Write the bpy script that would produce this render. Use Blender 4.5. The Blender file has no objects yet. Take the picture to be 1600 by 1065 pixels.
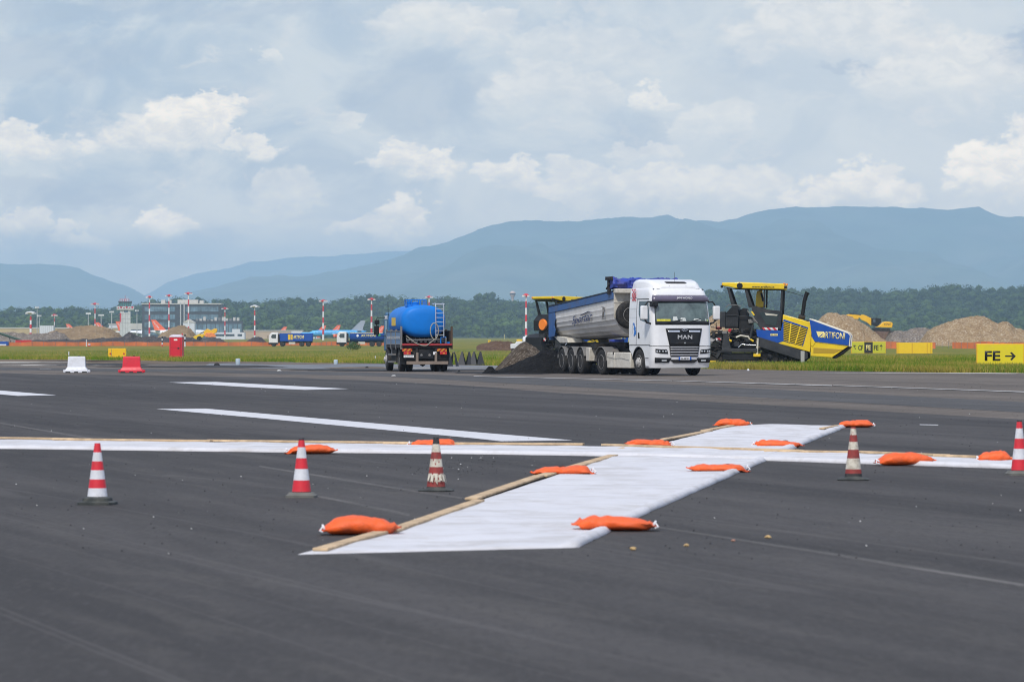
import bpy, math, random
import numpy as np
from mathutils import Vector, Matrix, Euler, noise as mnoise
R = math.radians
SC = bpy.context.scene
COL = SC.collection

# ---------------------------------------------------------------- camera
H = 1.55                       # eye height, metres
FPX, HOR = 6000.0, 524.0       # focal length and horizon in the photo's pixels (135 mm lens)
cd = bpy.data.cameras.new('camera'); cam = bpy.data.objects.new('camera', cd); COL.objects.link(cam)
cd.sensor_width = 36.0; cd.lens = 135.0; cd.clip_start = 0.5; cd.clip_end = 60000
cd.shift_y = -8.5 / 1600.0
cam.location = (0, 0, H); cam.rotation_euler = (R(90), 0, 0)
cd.dof.use_dof = True; cd.dof.focus_distance = 115.0; cd.dof.aperture_fstop = 7.1
SC.camera = cam
SC.render.resolution_x = 1024; SC.render.resolution_y = 681

# ---------------------------------------------------------------- exposure
SC.view_settings.view_transform = 'Standard'; SC.view_settings.look = 'None'
SC.view_settings.exposure = 0.0; SC.view_settings.gamma = 1.0
SC.cycles.use_denoising = True
SC.cycles.max_bounces = 8; SC.cycles.transparent_max_bounces = 16
SC.cycles.volume_bounces = 3; SC.cycles.pixel_filter_type = 'BLACKMAN_HARRIS'; SC.cycles.filter_width = 1.05

# ---------------------------------------------------------------- sun
SUN_EL, SUN_AZ = 50.0, -162.0      # degrees; azimuth clockwise from +Y (straight ahead): behind and to the left
sd = bpy.data.lights.new('sun', 'SUN'); sun = bpy.data.objects.new('sun', sd); COL.objects.link(sun)
sd.energy = 3.1; sd.angle = R(7.0); sd.color = (1.0, 0.955, 0.89)
_e, _a = R(SUN_EL), R(SUN_AZ)
_sv = Vector((math.sin(_a) * math.cos(_e), math.cos(_a) * math.cos(_e), math.sin(_e)))
sun.rotation_euler = _sv.to_track_quat('Z', 'Y').to_euler(); sun.location = (0, 0, 60)

# ---------------------------------------------------------------- sky (physical sky with cloud cover laid out by direction)
W = bpy.data.worlds.new('World'); SC.world = W; W.use_nodes = True
nt = W.node_tree; nt.nodes.clear()
class NG:
    """small arithmetic helper over shader nodes"""
    def __init__(s, tree): s.t = tree
    def n(s, kind, **kw):
        x = s.t.nodes.new(kind)
        for k, v in kw.items(): setattr(x, k, v)
        return x
    def put(s, sock, v):
        if hasattr(v, 'is_linked') or isinstance(v, bpy.types.NodeSocket): s.t.links.new(v, sock)
        else: sock.default_value = v
    def m(s, op, a, b=None, c=None, clamp=False):
        x = s.n('ShaderNodeMath', operation=op); x.use_clamp = clamp
        s.put(x.inputs[0], a)
        if b is not None: s.put(x.inputs[1], b)
        if c is not None: s.put(x.inputs[2], c)
        return x.outputs[0]
    def mr(s, v, a, b, c=0.0, d=1.0, smooth=True):
        x = s.n('ShaderNodeMapRange'); x.interpolation_type = 'SMOOTHSTEP' if smooth else 'LINEAR'; x.clamp = True
        s.put(x.inputs[0], v)
        for i, q in enumerate((a, b, c, d)): s.put(x.inputs[i + 1], q)
        return x.outputs[0]
    def mix(s, f, a, b):
        x = s.n('ShaderNodeMix', data_type='RGBA')
        s.put(x.inputs[0], f); s.put(x.inputs[6], a); s.put(x.inputs[7], b)
        return x.outputs[2]
    def xyz(s, a, b, c):
        x = s.n('ShaderNodeCombineXYZ'); s.put(x.inputs[0], a); s.put(x.inputs[1], b); s.put(x.inputs[2], c); return x.outputs[0]
    def noise(s, vec, scale, detail=4, rough=.5, dist=0.0, col=False):
        x = s.n('ShaderNodeTexNoise'); s.put(x.inputs['Vector'], vec)
        x.inputs['Scale'].default_value = scale; x.inputs['Detail'].default_value = detail
        x.inputs['Roughness'].default_value = rough; x.inputs['Distortion'].default_value = dist
        return x.outputs['Color' if col else 'Fac']
g = NG(nt)
sky = g.n('ShaderNodeTexSky', sky_type='NISHITA'); sky.sun_disc = False
sky.sun_elevation = R(SUN_EL); sky.sun_rotation = R(SUN_AZ); sky.air_density = 1.0; sky.dust_density = 1.5
skyc = g.n('ShaderNodeVectorMath', operation='SCALE'); nt.links.new(sky.outputs[0], skyc.inputs[0]); skyc.inputs['Scale'].default_value = 0.10
tc = g.n('ShaderNodeTexCoord'); D = tc.outputs['Generated']
sp = g.n('ShaderNodeSeparateXYZ'); nt.links.new(D, sp.inputs[0])
az = g.m('MULTIPLY', g.m('ARCTAN2', sp.outputs[0], sp.outputs[1]), 57.2958)      # degrees right of straight ahead
el = g.m('MULTIPLY', g.m('ARCSINE', sp.outputs[2]), 57.2958)                      # degrees above the horizon
P0 = g.xyz(az, g.m('MULTIPLY', el, 1.6), 0.0)
wn = g.n('ShaderNodeVectorMath', operation='SUBTRACT'); nt.links.new(g.noise(P0, 1.3, 7, .62, 0, True), wn.inputs[0]); wn.inputs[1].default_value = (.5, .5, .5)
ws = g.n('ShaderNodeSeparateXYZ'); nt.links.new(wn.outputs[0], ws.inputs[0])
U = g.m('MULTIPLY_ADD', ws.outputs[0], 1.7, az); V = g.m('MULTIPLY_ADD', ws.outputs[1], 1.15, el)
def deg(px, py): return math.degrees(math.atan((px - 800) / FPX)), math.degrees(math.atan((HOR - py) / FPX))
# cumulus heads: centre and half-size (photo pixels), strength, floor softness
HZ_S = (.30, .47, .625)
CLOUDS = [(300,195,78,44,1.0),(225,222,75,34,.7),(340,165,40,26,.9),(400,232,40,16,.65),(30,228,60,26,.7),(105,232,44,24,.55),
          (250,352,44,28,.75),(120,372,46,18,.45),(40,352,40,22,.5),(640,335,50,28,.65),(575,362,60,20,.45),(650,258,74,22,.75),(795,270,48,22,.7),
          (430,92,30,20,.35),(440,300,50,34,.35),(1350,298,84,40,.8),(1265,318,50,18,.6),(1545,270,62,50,1.05),(1610,255,60,60,1.0),(1130,295,120,34,.5),
          (960,290,130,34,.5),(1020,155,34,18,.6),(860,150,110,50,.4),(700,40,120,36,.45),(1300,60,160,60,.45),(1480,120,130,70,.5),(1000,235,50,18,.4),(900,90,120,50,.3),
          (540,200,24,20,.4),(1110,200,60,36,.35),(640,235,34,14,.5)]
cum = None
for (cx, cy, rx, ry, st) in CLOUDS:
    u0, v0 = deg(cx, cy); a = math.degrees(rx / FPX); b = math.degrees(ry / FPX)
    du = g.m('DIVIDE', g.m('SUBTRACT', U, u0), a); dv = g.m('DIVIDE', g.m('SUBTRACT', V, v0), b)
    r2 = g.m('ADD', g.m('MULTIPLY', du, du), g.m('MULTIPLY', dv, dv))
    top = g.mr(r2, 1.45, .75)                         # crisp billowed rim
    low = g.mr(dv, -1.1, .35)                         # dissolves downwards
    k = g.m('MULTIPLY', g.m('MULTIPLY', top, low), st)
    cum = k if cum is None else g.m('MAXIMUM', cum, k)
DARK = [(650,150,110,60,.55),(60,95,170,34,.5),(240,20,300,20,.4),(80,300,120,26,.45),(1000,205,50,30,.3),(1588,74,34,34,.9),(1340,110,50,8,.6),(480,265,120,30,.25),(1130,130,60,50,.2),(90,385,40,26,.35)]
drk = None
for (cx, cy, rx, ry, st) in DARK:
    u0, v0 = deg(cx, cy); a = math.degrees(rx / FPX); b = math.degrees(ry / FPX)
    du = g.m('DIVIDE', g.m('SUBTRACT', U, u0), a); dv = g.m('DIVIDE', g.m('SUBTRACT', V, v0), b)
    r2 = g.m('ADD', g.m('MULTIPLY', du, du), g.m('MULTIPLY', dv, dv))
    k = g.m('MULTIPLY', g.mr(r2, 1.6, .3), st)
    drk = k if drk is None else g.m('MAXIMUM', drk, k)
veil = g.mr(g.noise(P0, .55, 6, .6, .6), .36, .64)                      # broad veils
fine = g.mr(g.noise(P0, 2.6, 8, .65, .4), .3, .7)
far_ = g.noise(D, 2.4, 6, .6, .5)                                        # cloud cover over the rest of the sky
east = g.mr(az, -9.0, 9.0)
base = g.mix(veil, (.43, .55, .675, 1), (.62, .695, .75, 1))
base = g.mix(g.m('MULTIPLY', east, .65), base, (.68, .73, .77, 1))
base = g.mix(g.m('MULTIPLY', g.mr(el, 3.2, .6), .55), base, (.61, .68, .725, 1))
base = g.mix(g.m('MULTIPLY', g.mr(g.noise(g.xyz(g.m('MULTIPLY', U, .5), V, 3.0), 2.2, 7, .62), .52, .75), .55), base, (.76, .77, .78, 1))
base = g.mix(g.m('MULTIPLY', drk, .75), base, (.385, .49, .625, 1))
cl = g.mix(g.mr(fine, 0, 1), (.80, .80, .79, 1), (1.02, .97, .89, 1))
base = g.mix(g.m('MULTIPLY', cum, .95, clamp=True), base, cl)
skymix = g.mix(.93, skyc.outputs[0], base)
# the rest of the dome: broken white cover over blue
cover = g.mix(g.mr(far_, .35, .6), skyc.outputs[0], (.74, .82, 1.06, 1))
front = g.m('MULTIPLY', g.mr(g.m('ABSOLUTE', az), 24.0, 12.0), g.mr(el, 14.0, 7.0))
# the haze below takes light from this sky and adds its own: brighter and more contrasted sky towards the horizon
Tr = g.m('POWER', 2.71828, g.m('DIVIDE', -3.1, g.m('MAXIMUM', el, 1.7)))
sub = g.n('ShaderNodeVectorMath', operation='SCALE'); sub.inputs[0].default_value = HZ_S; nt.links.new(g.m('SUBTRACT', 1.0, Tr), sub.inputs['Scale'])
dif = g.n('ShaderNodeVectorMath', operation='SUBTRACT'); nt.links.new(skymix, dif.inputs[0]); nt.links.new(sub.outputs[0], dif.inputs[1])
dv_ = g.n('ShaderNodeVectorMath', operation='SCALE'); nt.links.new(dif.outputs[0], dv_.inputs[0]); nt.links.new(g.m('DIVIDE', 1.0, Tr), dv_.inputs['Scale'])
final = g.mix(front, cover, dv_.outputs[0])
bg = g.n('ShaderNodeBackground'); nt.links.new(final, bg.inputs[0]); bg.inputs[1].default_value = 1.0
wo = g.n('ShaderNodeOutputWorld'); nt.links.new(bg.outputs[0], wo.inputs[0])

# ---------------------------------------------------------------- ground height and pixel-to-ground measuring
def zg(Y):
    t = min(1, max(0, (Y - 250.0) / 120.0)); return -0.65 * t * t * (3 - 2 * t)
def G(px, py):
    """ground point seen at a photo pixel"""
    lo, hi = 5.0, 9000.0
    for _ in range(60):
        m = (lo + hi) / 2
        if HOR + FPX * (H - zg(m)) / m > py: lo = m
        else: hi = m
    return Vector(((px - 800) * lo / FPX, lo, zg(lo)))
def AT(px, d, z=None):
    return Vector(((px - 800) * d / FPX, d, zg(d) if z is None else z))
def ZP(py, d): return H + (HOR - py) * d / FPX

# ---------------------------------------------------------------- mesh helpers
class MB:
    def __init__(s): s.v = []; s.f = []; s.mi = []; s.cur = 0
    def mat(s, i): s.cur = i; return s
    def add(s, vs, fs):
        b = len(s.v); s.v += [tuple(q) for q in vs]; s.f += [tuple(b + i for i in f) for f in fs]; s.mi += [s.cur] * len(fs); return s
    def box(s, x0, x1, y0, y1, z0, z1, rot=None, piv=None):
        vs = [Vector(p) for p in ((x0,y0,z0),(x1,y0,z0),(x1,y1,z0),(x0,y1,z0),(x0,y0,z1),(x1,y0,z1),(x1,y1,z1),(x0,y1,z1))]
        if rot is not None:
            m = Euler(rot).to_matrix(); c = Vector(piv) if piv else Vector(((x0+x1)/2,(y0+y1)/2,(z0+z1)/2)); vs = [m @ (p - c) + c for p in vs]
        return s.add(vs, [(0,3,2,1),(4,5,6,7),(0,1,5,4),(1,2,6,5),(2,3,7,6),(3,0,4,7)])
    def prism(s, poly, a, b, axis='y'):
        """extrude a 2-D outline; axis y: outline is (x,z); axis x: (y,z); axis z: (x,y)"""
        n = len(poly)
        def P(p, t): return (p[0], t, p[1]) if axis == 'y' else (t, p[0], p[1]) if axis == 'x' else (p[0], p[1], t)
        return s.add([P(p, a) for p in poly] + [P(p, b) for p in poly],
                     [tuple(range(n)), tuple(range(2*n-1, n-1, -1))] + [(i, i+n, (i+1) % n + n, (i+1) % n) for i in range(n)])
    def loft(s, rings, cap=True):
        n = len(rings[0]); vs = [p for r in rings for p in r]; fs = []
        for k in range(len(rings)-1):
            for i in range(n): fs.append((k*n+i, k*n+(i+1) % n, (k+1)*n+(i+1) % n, (k+1)*n+i))
        if cap: fs.append(tuple(range(n-1, -1, -1))); fs.append(tuple((len(rings)-1)*n+i for i in range(n)))
        return s.add(vs, fs)
    def tube(s, pts, r, n=8, cap=True):
        pts = [Vector(p) for p in pts]; rs = r if isinstance(r, (list, tuple)) else [r]*len(pts); rings = []
        up = None
        for i, p in enumerate(pts):
            d = (pts[min(i+1, len(pts)-1)] - pts[max(i-1, 0)]).normalized()
            if up is None: up = Vector((0,0,1)) if abs(d.z) < .9 else Vector((1,0,0))
            a = d.cross(up).normalized(); b = a.cross(d).normalized(); up = b
            rings.append([p + (a*math.cos(2*math.pi*k/n) + b*math.sin(2*math.pi*k/n))*rs[i] for k in range(n)])
        return s.loft(rings, cap)
    def lathe(s, prof, c=(0,0,0), axis='z', n=24):
        """prof: (radius, height) along the axis"""
        c = Vector(c); rings = []
        for r, h in prof:
            ring = []
            for k in range(n):
                a = 2*math.pi*k/n; q = (r*math.cos(a), r*math.sin(a))
                ring.append(c + (Vector((q[0], q[1], h)) if axis == 'z' else Vector((q[0], h, q[1])) if axis == 'y' else Vector((h, q[0], q[1]))))
            rings.append(ring)
        return s.loft(rings, True)
    def build(s, name, mats, parent=None, smooth=None, bevel=0, seg=2, loc=None, rot=None):
        me = bpy.data.meshes.new(name); me.from_pydata(s.v, [], s.f); me.validate(); me.update()
        o = bpy.data.objects.new(name, me); COL.objects.link(o)
        for m in (mats if isinstance(mats, (list, tuple)) else [mats]): me.materials.append(m)
        if len(me.polygons) == len(s.mi): me.polygons.foreach_set('material_index', s.mi)
        import bmesh
        bm = bmesh.new(); bm.from_mesh(me); bmesh.ops.recalc_face_normals(bm, faces=bm.faces); bm.to_mesh(me); bm.free()
        if smooth is not None:
            me.polygons.foreach_set('use_smooth', [True]*len(me.polygons)); me.set_sharp_from_angle(angle=R(smooth))
        if bevel:
            b = o.modifiers.new('edge', 'BEVEL'); b.width = bevel; b.segments = seg; b.limit_method = 'ANGLE'; b.angle_limit = R(35); b.use_clamp_overlap = True
            b.harden_normals = False
            if smooth is None: me.polygons.foreach_set('use_smooth', [True]*len(me.polygons)); me.set_sharp_from_angle(angle=R(30))
        if parent: o.parent = parent
        if loc: o.location = loc
        if rot: o.rotation_euler = rot
        return o
def raw(name, v, f, mats, mi=None, smooth=False, parent=None):
    v = np.asarray(v, dtype=np.float32); f = np.asarray(f, dtype=np.int32); k = f.shape[1]
    me = bpy.data.meshes.new(name); me.vertices.add(len(v)); me.vertices.foreach_set('co', v.ravel())
    me.loops.add(f.size); me.loops.foreach_set('vertex_index', f.ravel())
    me.polygons.add(len(f)); me.polygons.foreach_set('loop_start', np.arange(0, f.size, k, dtype=np.int32))
    try: me.polygons.foreach_set('loop_total', np.full(len(f), k, dtype=np.int32))
    except Exception: pass
    for m in (mats if isinstance(mats, (list, tuple)) else [mats]): me.materials.append(m)
    if mi is not None: me.polygons.foreach_set('material_index', np.asarray(mi, dtype=np.int32))
    me.polygons.foreach_set('use_smooth', np.full(len(f), smooth)); me.update(calc_edges=True)
    o = bpy.data.objects.new(name, me); COL.objects.link(o)
    if parent: o.parent = parent
    return o
def tag(o, label=None, cat=None, group=None, kind=None):
    if label: o['label'] = label
    if cat: o['category'] = cat
    if group: o['group'] = group
    if kind: o['kind'] = kind
    return o
def struct(o): o['kind'] = 'structure'; return o
def empty(name, loc, rz, label, cat, group=None):
    o = bpy.data.objects.new(name, None); COL.objects.link(o); o.empty_display_size = .3
    o.location = loc; o.rotation_euler = (0, 0, rz); return tag(o, label, cat, group)
def kids(o): return [c for c in bpy.data.objects if c.parent == o]
def dup(o, loc, rz=None, label=None, scale=None, group=None):
    def cp(q, par):
        c = q.copy(); COL.objects.link(c); c.parent = par
        for ch in kids(q): cp(ch, c)
        return c
    c = cp(o, None); c.location = loc
    if rz is not None: c.rotation_euler = (0, 0, rz)
    if scale: c.scale = (scale, scale, scale)
    if label: c['label'] = label
    if group: c['group'] = group
    return c
def text(body, h, mat, parent, loc, rot, name='lettering', w=None, ext=.004, shear=0.0, bold=0.0):
    cu = bpy.data.curves.new(name, 'FONT'); cu.body = body; cu.size = 1; cu.align_x = 'CENTER'; cu.align_y = 'CENTER'
    cu.extrude = 0; cu.shear = shear; cu.offset = bold; cu.resolution_u = 3
    t = bpy.data.objects.new(name, cu); COL.objects.link(t); bpy.context.view_layer.update()
    me = bpy.data.meshes.new_from_object(t.evaluated_get(bpy.context.evaluated_depsgraph_get()))
    bpy.data.objects.remove(t); bpy.data.curves.remove(cu)
    n = len(me.vertices); co = np.empty(n*3, np.float32); me.vertices.foreach_get('co', co); co = co.reshape(-1, 3)
    lo, hi = co.min(0), co.max(0); c = (lo+hi)/2; s = h/(hi[1]-lo[1]); sx = s if w is None else w/(hi[0]-lo[0])
    co = (co - c)*np.array([sx, s, 1], np.float32); me.vertices.foreach_set('co', co.ravel()); me.update()
    me.materials.clear(); me.materials.append(mat)
    o = bpy.data.objects.new(name, me); COL.objects.link(o); o.parent = parent; o.location = loc; o.rotation_euler = rot
    sd_ = o.modifiers.new('thick', 'SOLIDIFY'); sd_.thickness = ext; sd_.offset = 1
    return o

# ---------------------------------------------------------------- materials
def mat(name, col, rough=.6, metal=0.0, var=.0, vs=3.0, dirt=None, bump=0.0, bs=30.0, spec=.5, coat=0.0, trans=0.0):
    """base colour with mottling (var), patches of dirt (colour, amount, scale) and bump"""
    m = bpy.data.materials.new(name); m.use_nodes = True; t = m.node_tree; b = t.nodes['Principled BSDF']; q = NG(t)
    c = (*col, 1) if len(col) == 3 else col
    tcn = q.n('ShaderNodeTexCoord'); O = tcn.outputs['Object']
    cur = c
    if var:
        nn = q.noise(O, vs, 5, .6)
        cur = q.mix(q.mr(nn, .3, .7, smooth=False), tuple(x*(1-var) for x in c[:3]) + (1,), tuple(min(1, x*(1+var)) for x in c[:3]) + (1,))
    if dirt:
        dc, amt, dsx = dirt
        dn = q.m('MULTIPLY', q.mr(q.noise(O, dsx, 8, .7, .3), .42, .68), amt)
        cur = q.mix(dn, cur, (*dc, 1)); 
        q.put(b.inputs['Roughness'], q.m('ADD', rough, q.m('MULTIPLY', dn, max(0, .8-rough))))
    else: b.inputs['Roughness'].default_value = rough
    q.put(b.inputs['Base Color'], cur)
    b.inputs['Metallic'].default_value = metal; b.inputs['Specular IOR Level'].default_value = spec
    b.inputs['Coat Weight'].default_value = coat; b.inputs['Coat Roughness'].default_value = .08
    b.inputs['Transmission Weight'].default_value = trans
    if bump:
        bn = q.n('ShaderNodeBump'); bn.inputs['Strength'].default_value = bump; bn.inputs['Distance'].default_value = .02
        q.put(bn.inputs['Height'], q.noise(O, bs, 6, .6)); t.links.new(bn.outputs[0], b.inputs['Normal'])
    return m
DUST = (.20, .165, .125)
# ================================================================ SETTING
ADIR = Vector((.30, -.954, 0)).normalized()      # paving direction of the runway
def asphalt(name, base, spread=.2, tone=None, rough=.85, grit=.5, streak=.5):
    m = bpy.data.materials.new(name); m.use_nodes = True; t = m.node_tree; b = t.nodes['Principled BSDF']; q = NG(t)
    geo = q.n('ShaderNodeNewGeometry'); P = geo.outputs['Position']
    mp = q.n('ShaderNodeMapping'); mp.vector_type = 'POINT'; t.links.new(P, mp.inputs[0])
    mp.inputs['Rotation'].default_value = (0, 0, math.atan2(ADIR.x, -ADIR.y)*-1)
    L = mp.outputs[0]
    st = q.n('ShaderNodeVectorMath', operation='MULTIPLY'); t.links.new(L, st.inputs[0]); st.inputs[1].default_value = (1.0, .045, 1)
    st2 = q.n('ShaderNodeVectorMath', operation='MULTIPLY'); t.links.new(L, st2.inputs[0]); st2.inputs[1].default_value = (1.0, .12, 1)
    dark = tuple(x*(1-spread) for x in base) + (1,); light = tuple(x*(1+spread*1.2) for x in base) + (1,)
    c = q.mix(q.mr(q.noise(st.outputs[0], .55, 6, .6, .25), .33, .68), dark, light)
    c = q.mix(q.m('MULTIPLY', q.mr(q.noise(st2.outputs[0], 2.6, 8, .68, .4), .46, .66), streak), c, (tone or tuple(x*1.45 for x in base)) + (1,))
    c = q.mix(q.m('MULTIPLY', q.mr(q.noise(st2.outputs[0], 1.4, 7, .66, .3), .5, .36), streak*.9), c, tuple(x*.66 for x in base) + (1,))
    c = q.mix(q.m('MULTIPLY', q.mr(q.noise(st2.outputs[0], .35, 5, .62, .5), .48, .66), .85), c, tuple(x*.70 for x in base) + (1,))
    gx = q.n('ShaderNodeVectorMath', operation='MULTIPLY'); t.links.new(P, gx.inputs[0]); gx.inputs[1].default_value = (13.0, 1.6, 1)
    gn = q.noise(gx.outputs[0], 1.6, 3, .75)
    c = q.mix(q.m('MULTIPLY', q.mr(gn, .5, .68), grit*.8), c, tuple(x*1.5 for x in base) + (1,)); c = q.mix(q.m('MULTIPLY', q.mr(gn, .5, .34), grit*.8), c, tuple(x*.62 for x in base) + (1,))
    sp_ = q.noise(P, 26, 4, .8)
    c = q.mix(q.m('MULTIPLY', q.mr(sp_, .56, .66), grit), c, tuple(x*2.0 for x in base) + (1,))
    c = q.mix(q.m('MULTIPLY', q.mr(q.noise(P, 11, 5, .75), .58, .44), grit*.5), c, tuple(x*.6 for x in base) + (1,))
    # thin pale scuffs left by dragged kit and tyres
    st3 = q.n('ShaderNodeVectorMath', operation='MULTIPLY'); t.links.new(L, st3.inputs[0]); st3.inputs[1].default_value = (1.0, .02, 1)
    sc = q.m('ABSOLUTE', q.m('SUBTRACT', q.noise(st3.outputs[0], .7, 2, .5, .3), .5))
    c = q.mix(q.m('MULTIPLY', q.mr(sc, .006, .0), .35), c, tuple(x*2.2 for x in base) + (1,))
    q.put(b.inputs['Base Color'], c); b.inputs['Roughness'].default_value = rough; b.inputs['Specular IOR Level'].default_value = .32
    bn = q.n('ShaderNodeBump'); bn.inputs['Strength'].default_value = .45; bn.inputs['Distance'].default_value = .006
    q.put(bn.inputs['Height'], q.noise(P, 70, 4, .7)); t.links.new(bn.outputs[0], b.inputs['Normal'])
    return m
M_RUN = asphalt('dark_asphalt', (.049, .0455, .0435), .45, (.086, .079, .071))
M_OLD = asphalt('worn_asphalt', (.118, .099, .081), .32, (.18, .152, .125), streak=.8)
M_MID = asphalt('dusty_asphalt', (.07, .068, .066), .2, (.10, .096, .09), streak=.7)
M_PALE = asphalt('pale_concrete', (.17, .18, .195), .2, (.22, .22, .21), grit=.2)
M_KERB = asphalt('light_concrete', (.36, .34, .30), .25, (.42, .4, .36), grit=.2)
M_DIRT = asphalt('brown_dirt', (.13, .095, .06), .45, (.2, .155, .1), grit=.5)
M_PAINT = mat('road_paint', (.60, .60, .61), .7, var=.05, vs=6, dirt=((.3, .3, .31), .28, 3.5))

M_WORN = mat('worn_paint', (.46, .45, .43), .8, var=.12, vs=3, dirt=((.11, .105, .10), .9, 1.1))
def grass_ground():
    m = bpy.data.materials.new('field_grass'); m.use_nodes = True; t = m.node_tree; b = t.nodes['Principled BSDF']; q = NG(t)
    P = q.n('ShaderNodeNewGeometry').outputs['Position']
    stx = q.n('ShaderNodeVectorMath', operation='MULTIPLY'); t.links.new(P, stx.inputs[0]); stx.inputs[1].default_value = (.5, .12, 1)
    c = q.mix(q.mr(q.noise(P, .9, 6, .65), .3, .7), (.085, .12, .012, 1), (.19, .18, .028, 1))
    c = q.mix(q.m('MULTIPLY', q.mr(q.noise(stx.outputs[0], .16, 6, .62, .3), .42, .66), .75), c, (.27, .20, .045, 1))
    c = q.mix(q.m('MULTIPLY', q.mr(q.noise(P, .05, 4, .6), .5, .7), .6), c, (.10, .12, .02, 1))
    q.put(b.inputs['Base Color'], c); b.inputs['Roughness'].default_value = .95; b.inputs['Specular IOR Level'].default_value = .1
    return m
M_FIELD = grass_ground()
# one sheet from under the camera to the horizon, following the slight dip beyond the runway
ys = [-60, 0, 60, 120, 180, 240] + [250 + 6*i for i in range(21)] + [400, 500, 700, 1000, 1500, 2200, 3300, 5000, 9000, 15000, 34000]
xs = [-13900, -3000, -600, -150, -50, 0, 50, 150, 600, 3000, 13900]
gv = [(x, y, zg(y)) for y in ys for x in xs]; nx = len(xs)
gf = [(j*nx+i, j*nx+i+1, (j+1)*nx+i+1, (j+1)*nx+i) for j in range(len(ys)-1) for i in range(nx-1)]
struct(raw('ground', gv, gf, M_FIELD, smooth=True))

def sheet(name, px, z, m, extra=None):
    pts = [G(a, b) for a, b in px] + (extra or [])
    me = MB(); top = [(p.x, p.y, p.z*1 + z) for p in pts]; n = len(top)
    me.add(top, [tuple(range(n))])
    o = me.build(name, m); struct(o)
    if o.data.polygons[0].normal.z < 0: o.data.flip_normals()
    return o
EDGE = [(-700,559),(-300,560.5),(0,561.5),(140,562.5),(300,565.5),(420,566),(600,568.5),(760,571),(900,572.5),(1050,575.5),(1150,577.5),(1300,580),(1450,582),(1600,584),(1900,588),(2400,595)]
BOUND = [(-500,578),(-200,581),(0,583.5),(120,586),(300,588),(450,590.5),(600,596),(740,604),(860,614),(1000,622),(1100,628.5),(1300,639.5),(1600,657),(1900,672),(2400,700)]
near = [Vector((60, -40, 0)), Vector((-60, -40, 0))]
sheet('paved_apron', EDGE, .016, M_OLD, [Vector((75, 60, 0)), Vector((-75, 60, 0))])
# ragged dark new asphalt over the worn apron
rb = []
rnd = random.Random(4)
for i in range(len(BOUND)-1):
    (a, b), (c_, d_) = BOUND[i], BOUND[i+1]
    for k in range(6):
        f = k/6; rb.append((a+(c_-a)*f, b+(d_-b)*f + rnd.uniform(-.35, .35)))
rb.append(BOUND[-1])
sheet('runway', rb, .022, M_RUN, near)
sheet('runway_shoulder', [(-300,573),(0,574.5),(300,577.5),(600,583),(860,592),(1100,603.5),(1600,629),(2200,660),(2200,675),(1600,645.5),(1100,617),(860,603),(600,588.5),(300,582),(0,578.5),(-300,576.5)], .019, M_MID)
# a side taxiway, strips of soil and concrete along the field's edge
sheet('side_taxiway', [(330,567),(460,566.5),(560,569),(640,569.5),(780,572.2),(880,574),(880,580),(760,578),(700,579.5),(600,577.5),(470,577),(380,575),(318,572.5)], .021, M_PALE)
def ragged(name, cx, cy, rx, ry, m, z, seed, n=40):
    """irregular patch lying on the paving; size in photo pixels"""
    rr = random.Random(seed); pts = []
    for i in range(n):
        a = 2*math.pi*i/n; k = 1 + .28*math.sin(3*a+seed) + rr.uniform(-.22, .22)
        pts.append((cx+math.cos(a)*rx*k, cy+math.sin(a)*ry*k))
    return sheet(name, pts, z, m)
ragged('dirt_strip', 60, 563.8, 190, 1.6, M_DIRT, .024, 1); ragged('dirt_strip', 240, 566.3, 150, 1.9, M_DIRT, .024, 2)
ragged('dirt_strip', 480, 568.2, 150, 1.0, M_DIRT, .024, 3)
M_TAR = asphalt('loose_black_asphalt', (.03, .029, .029), .3, (.05, .047, .042))
ragged('tar_strip', 320, 573.2, 120, 1.5, M_TAR, .028, 5); ragged('tar_strip', 150, 570, 70, 1.6, M_TAR, .028, 6)
ragged('tar_strip', 620, 578.6, 170, 1.6, M_TAR, .026, 15)
ragged('tar_strip', 800, 583.0, 90, 2.2, M_TAR, .027, 16)
ragged('concrete_strip', 90, 571.2, 95, .8, M_KERB, .027, 7); ragged('concrete_strip', 40, 566.6, 70, .9, M_KERB, .030, 8); ragged('concrete_strip', 660, 575.2, 110, .8, M_KERB, .029, 9)
ragged('concrete_strip', 570, 575.6, 60, 1.2, M_DIRT, .032, 19)
ragged('concrete_strip', 1490, 583.7, 170, .8, M_KERB, .026, 10, 60)
# painted markings
sheet('runway_marking', [(244,640.5),(322,640),(740,677),(895,690.3),(783,691.8),(740,687),(400,654.5)], .027, M_PAINT)
sheet('runway_marking', [(262,598.2),(337,597.6),(545,608.6),(476,610.2),(400,606.6)], .027, M_PAINT)
sheet('runway_marking', [(-160,601),(-80,601.5),(0,611.2),(88,618.6),(28,619.8),(0,617.3)], .027, M_PAINT)
for a, b in (((740,588.2),(1050,595.4)), ((1052,595.4),(1300,602.8)), ((1302,602.8),(1640,614.2))):
    sheet('edge_line', [a, b, (b[0], b[1]+.8+.6*(a[0] > 1000)), (a[0], a[1]+.7)], .030, M_WORN)
sheet('edge_line', [(62,577.5),(80,577.7),(80,578.2),(62,578.0)], .030, M_WORN)
sheet('edge_line', [(1437,665.2),(1466,665.8),(1466,666.8),(1437,666.2)], .030, M_PAINT)
M_FADE = asphalt('faded_line', (.098, .092, .086), .25, (.08, .075, .07), streak=.9)
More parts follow.
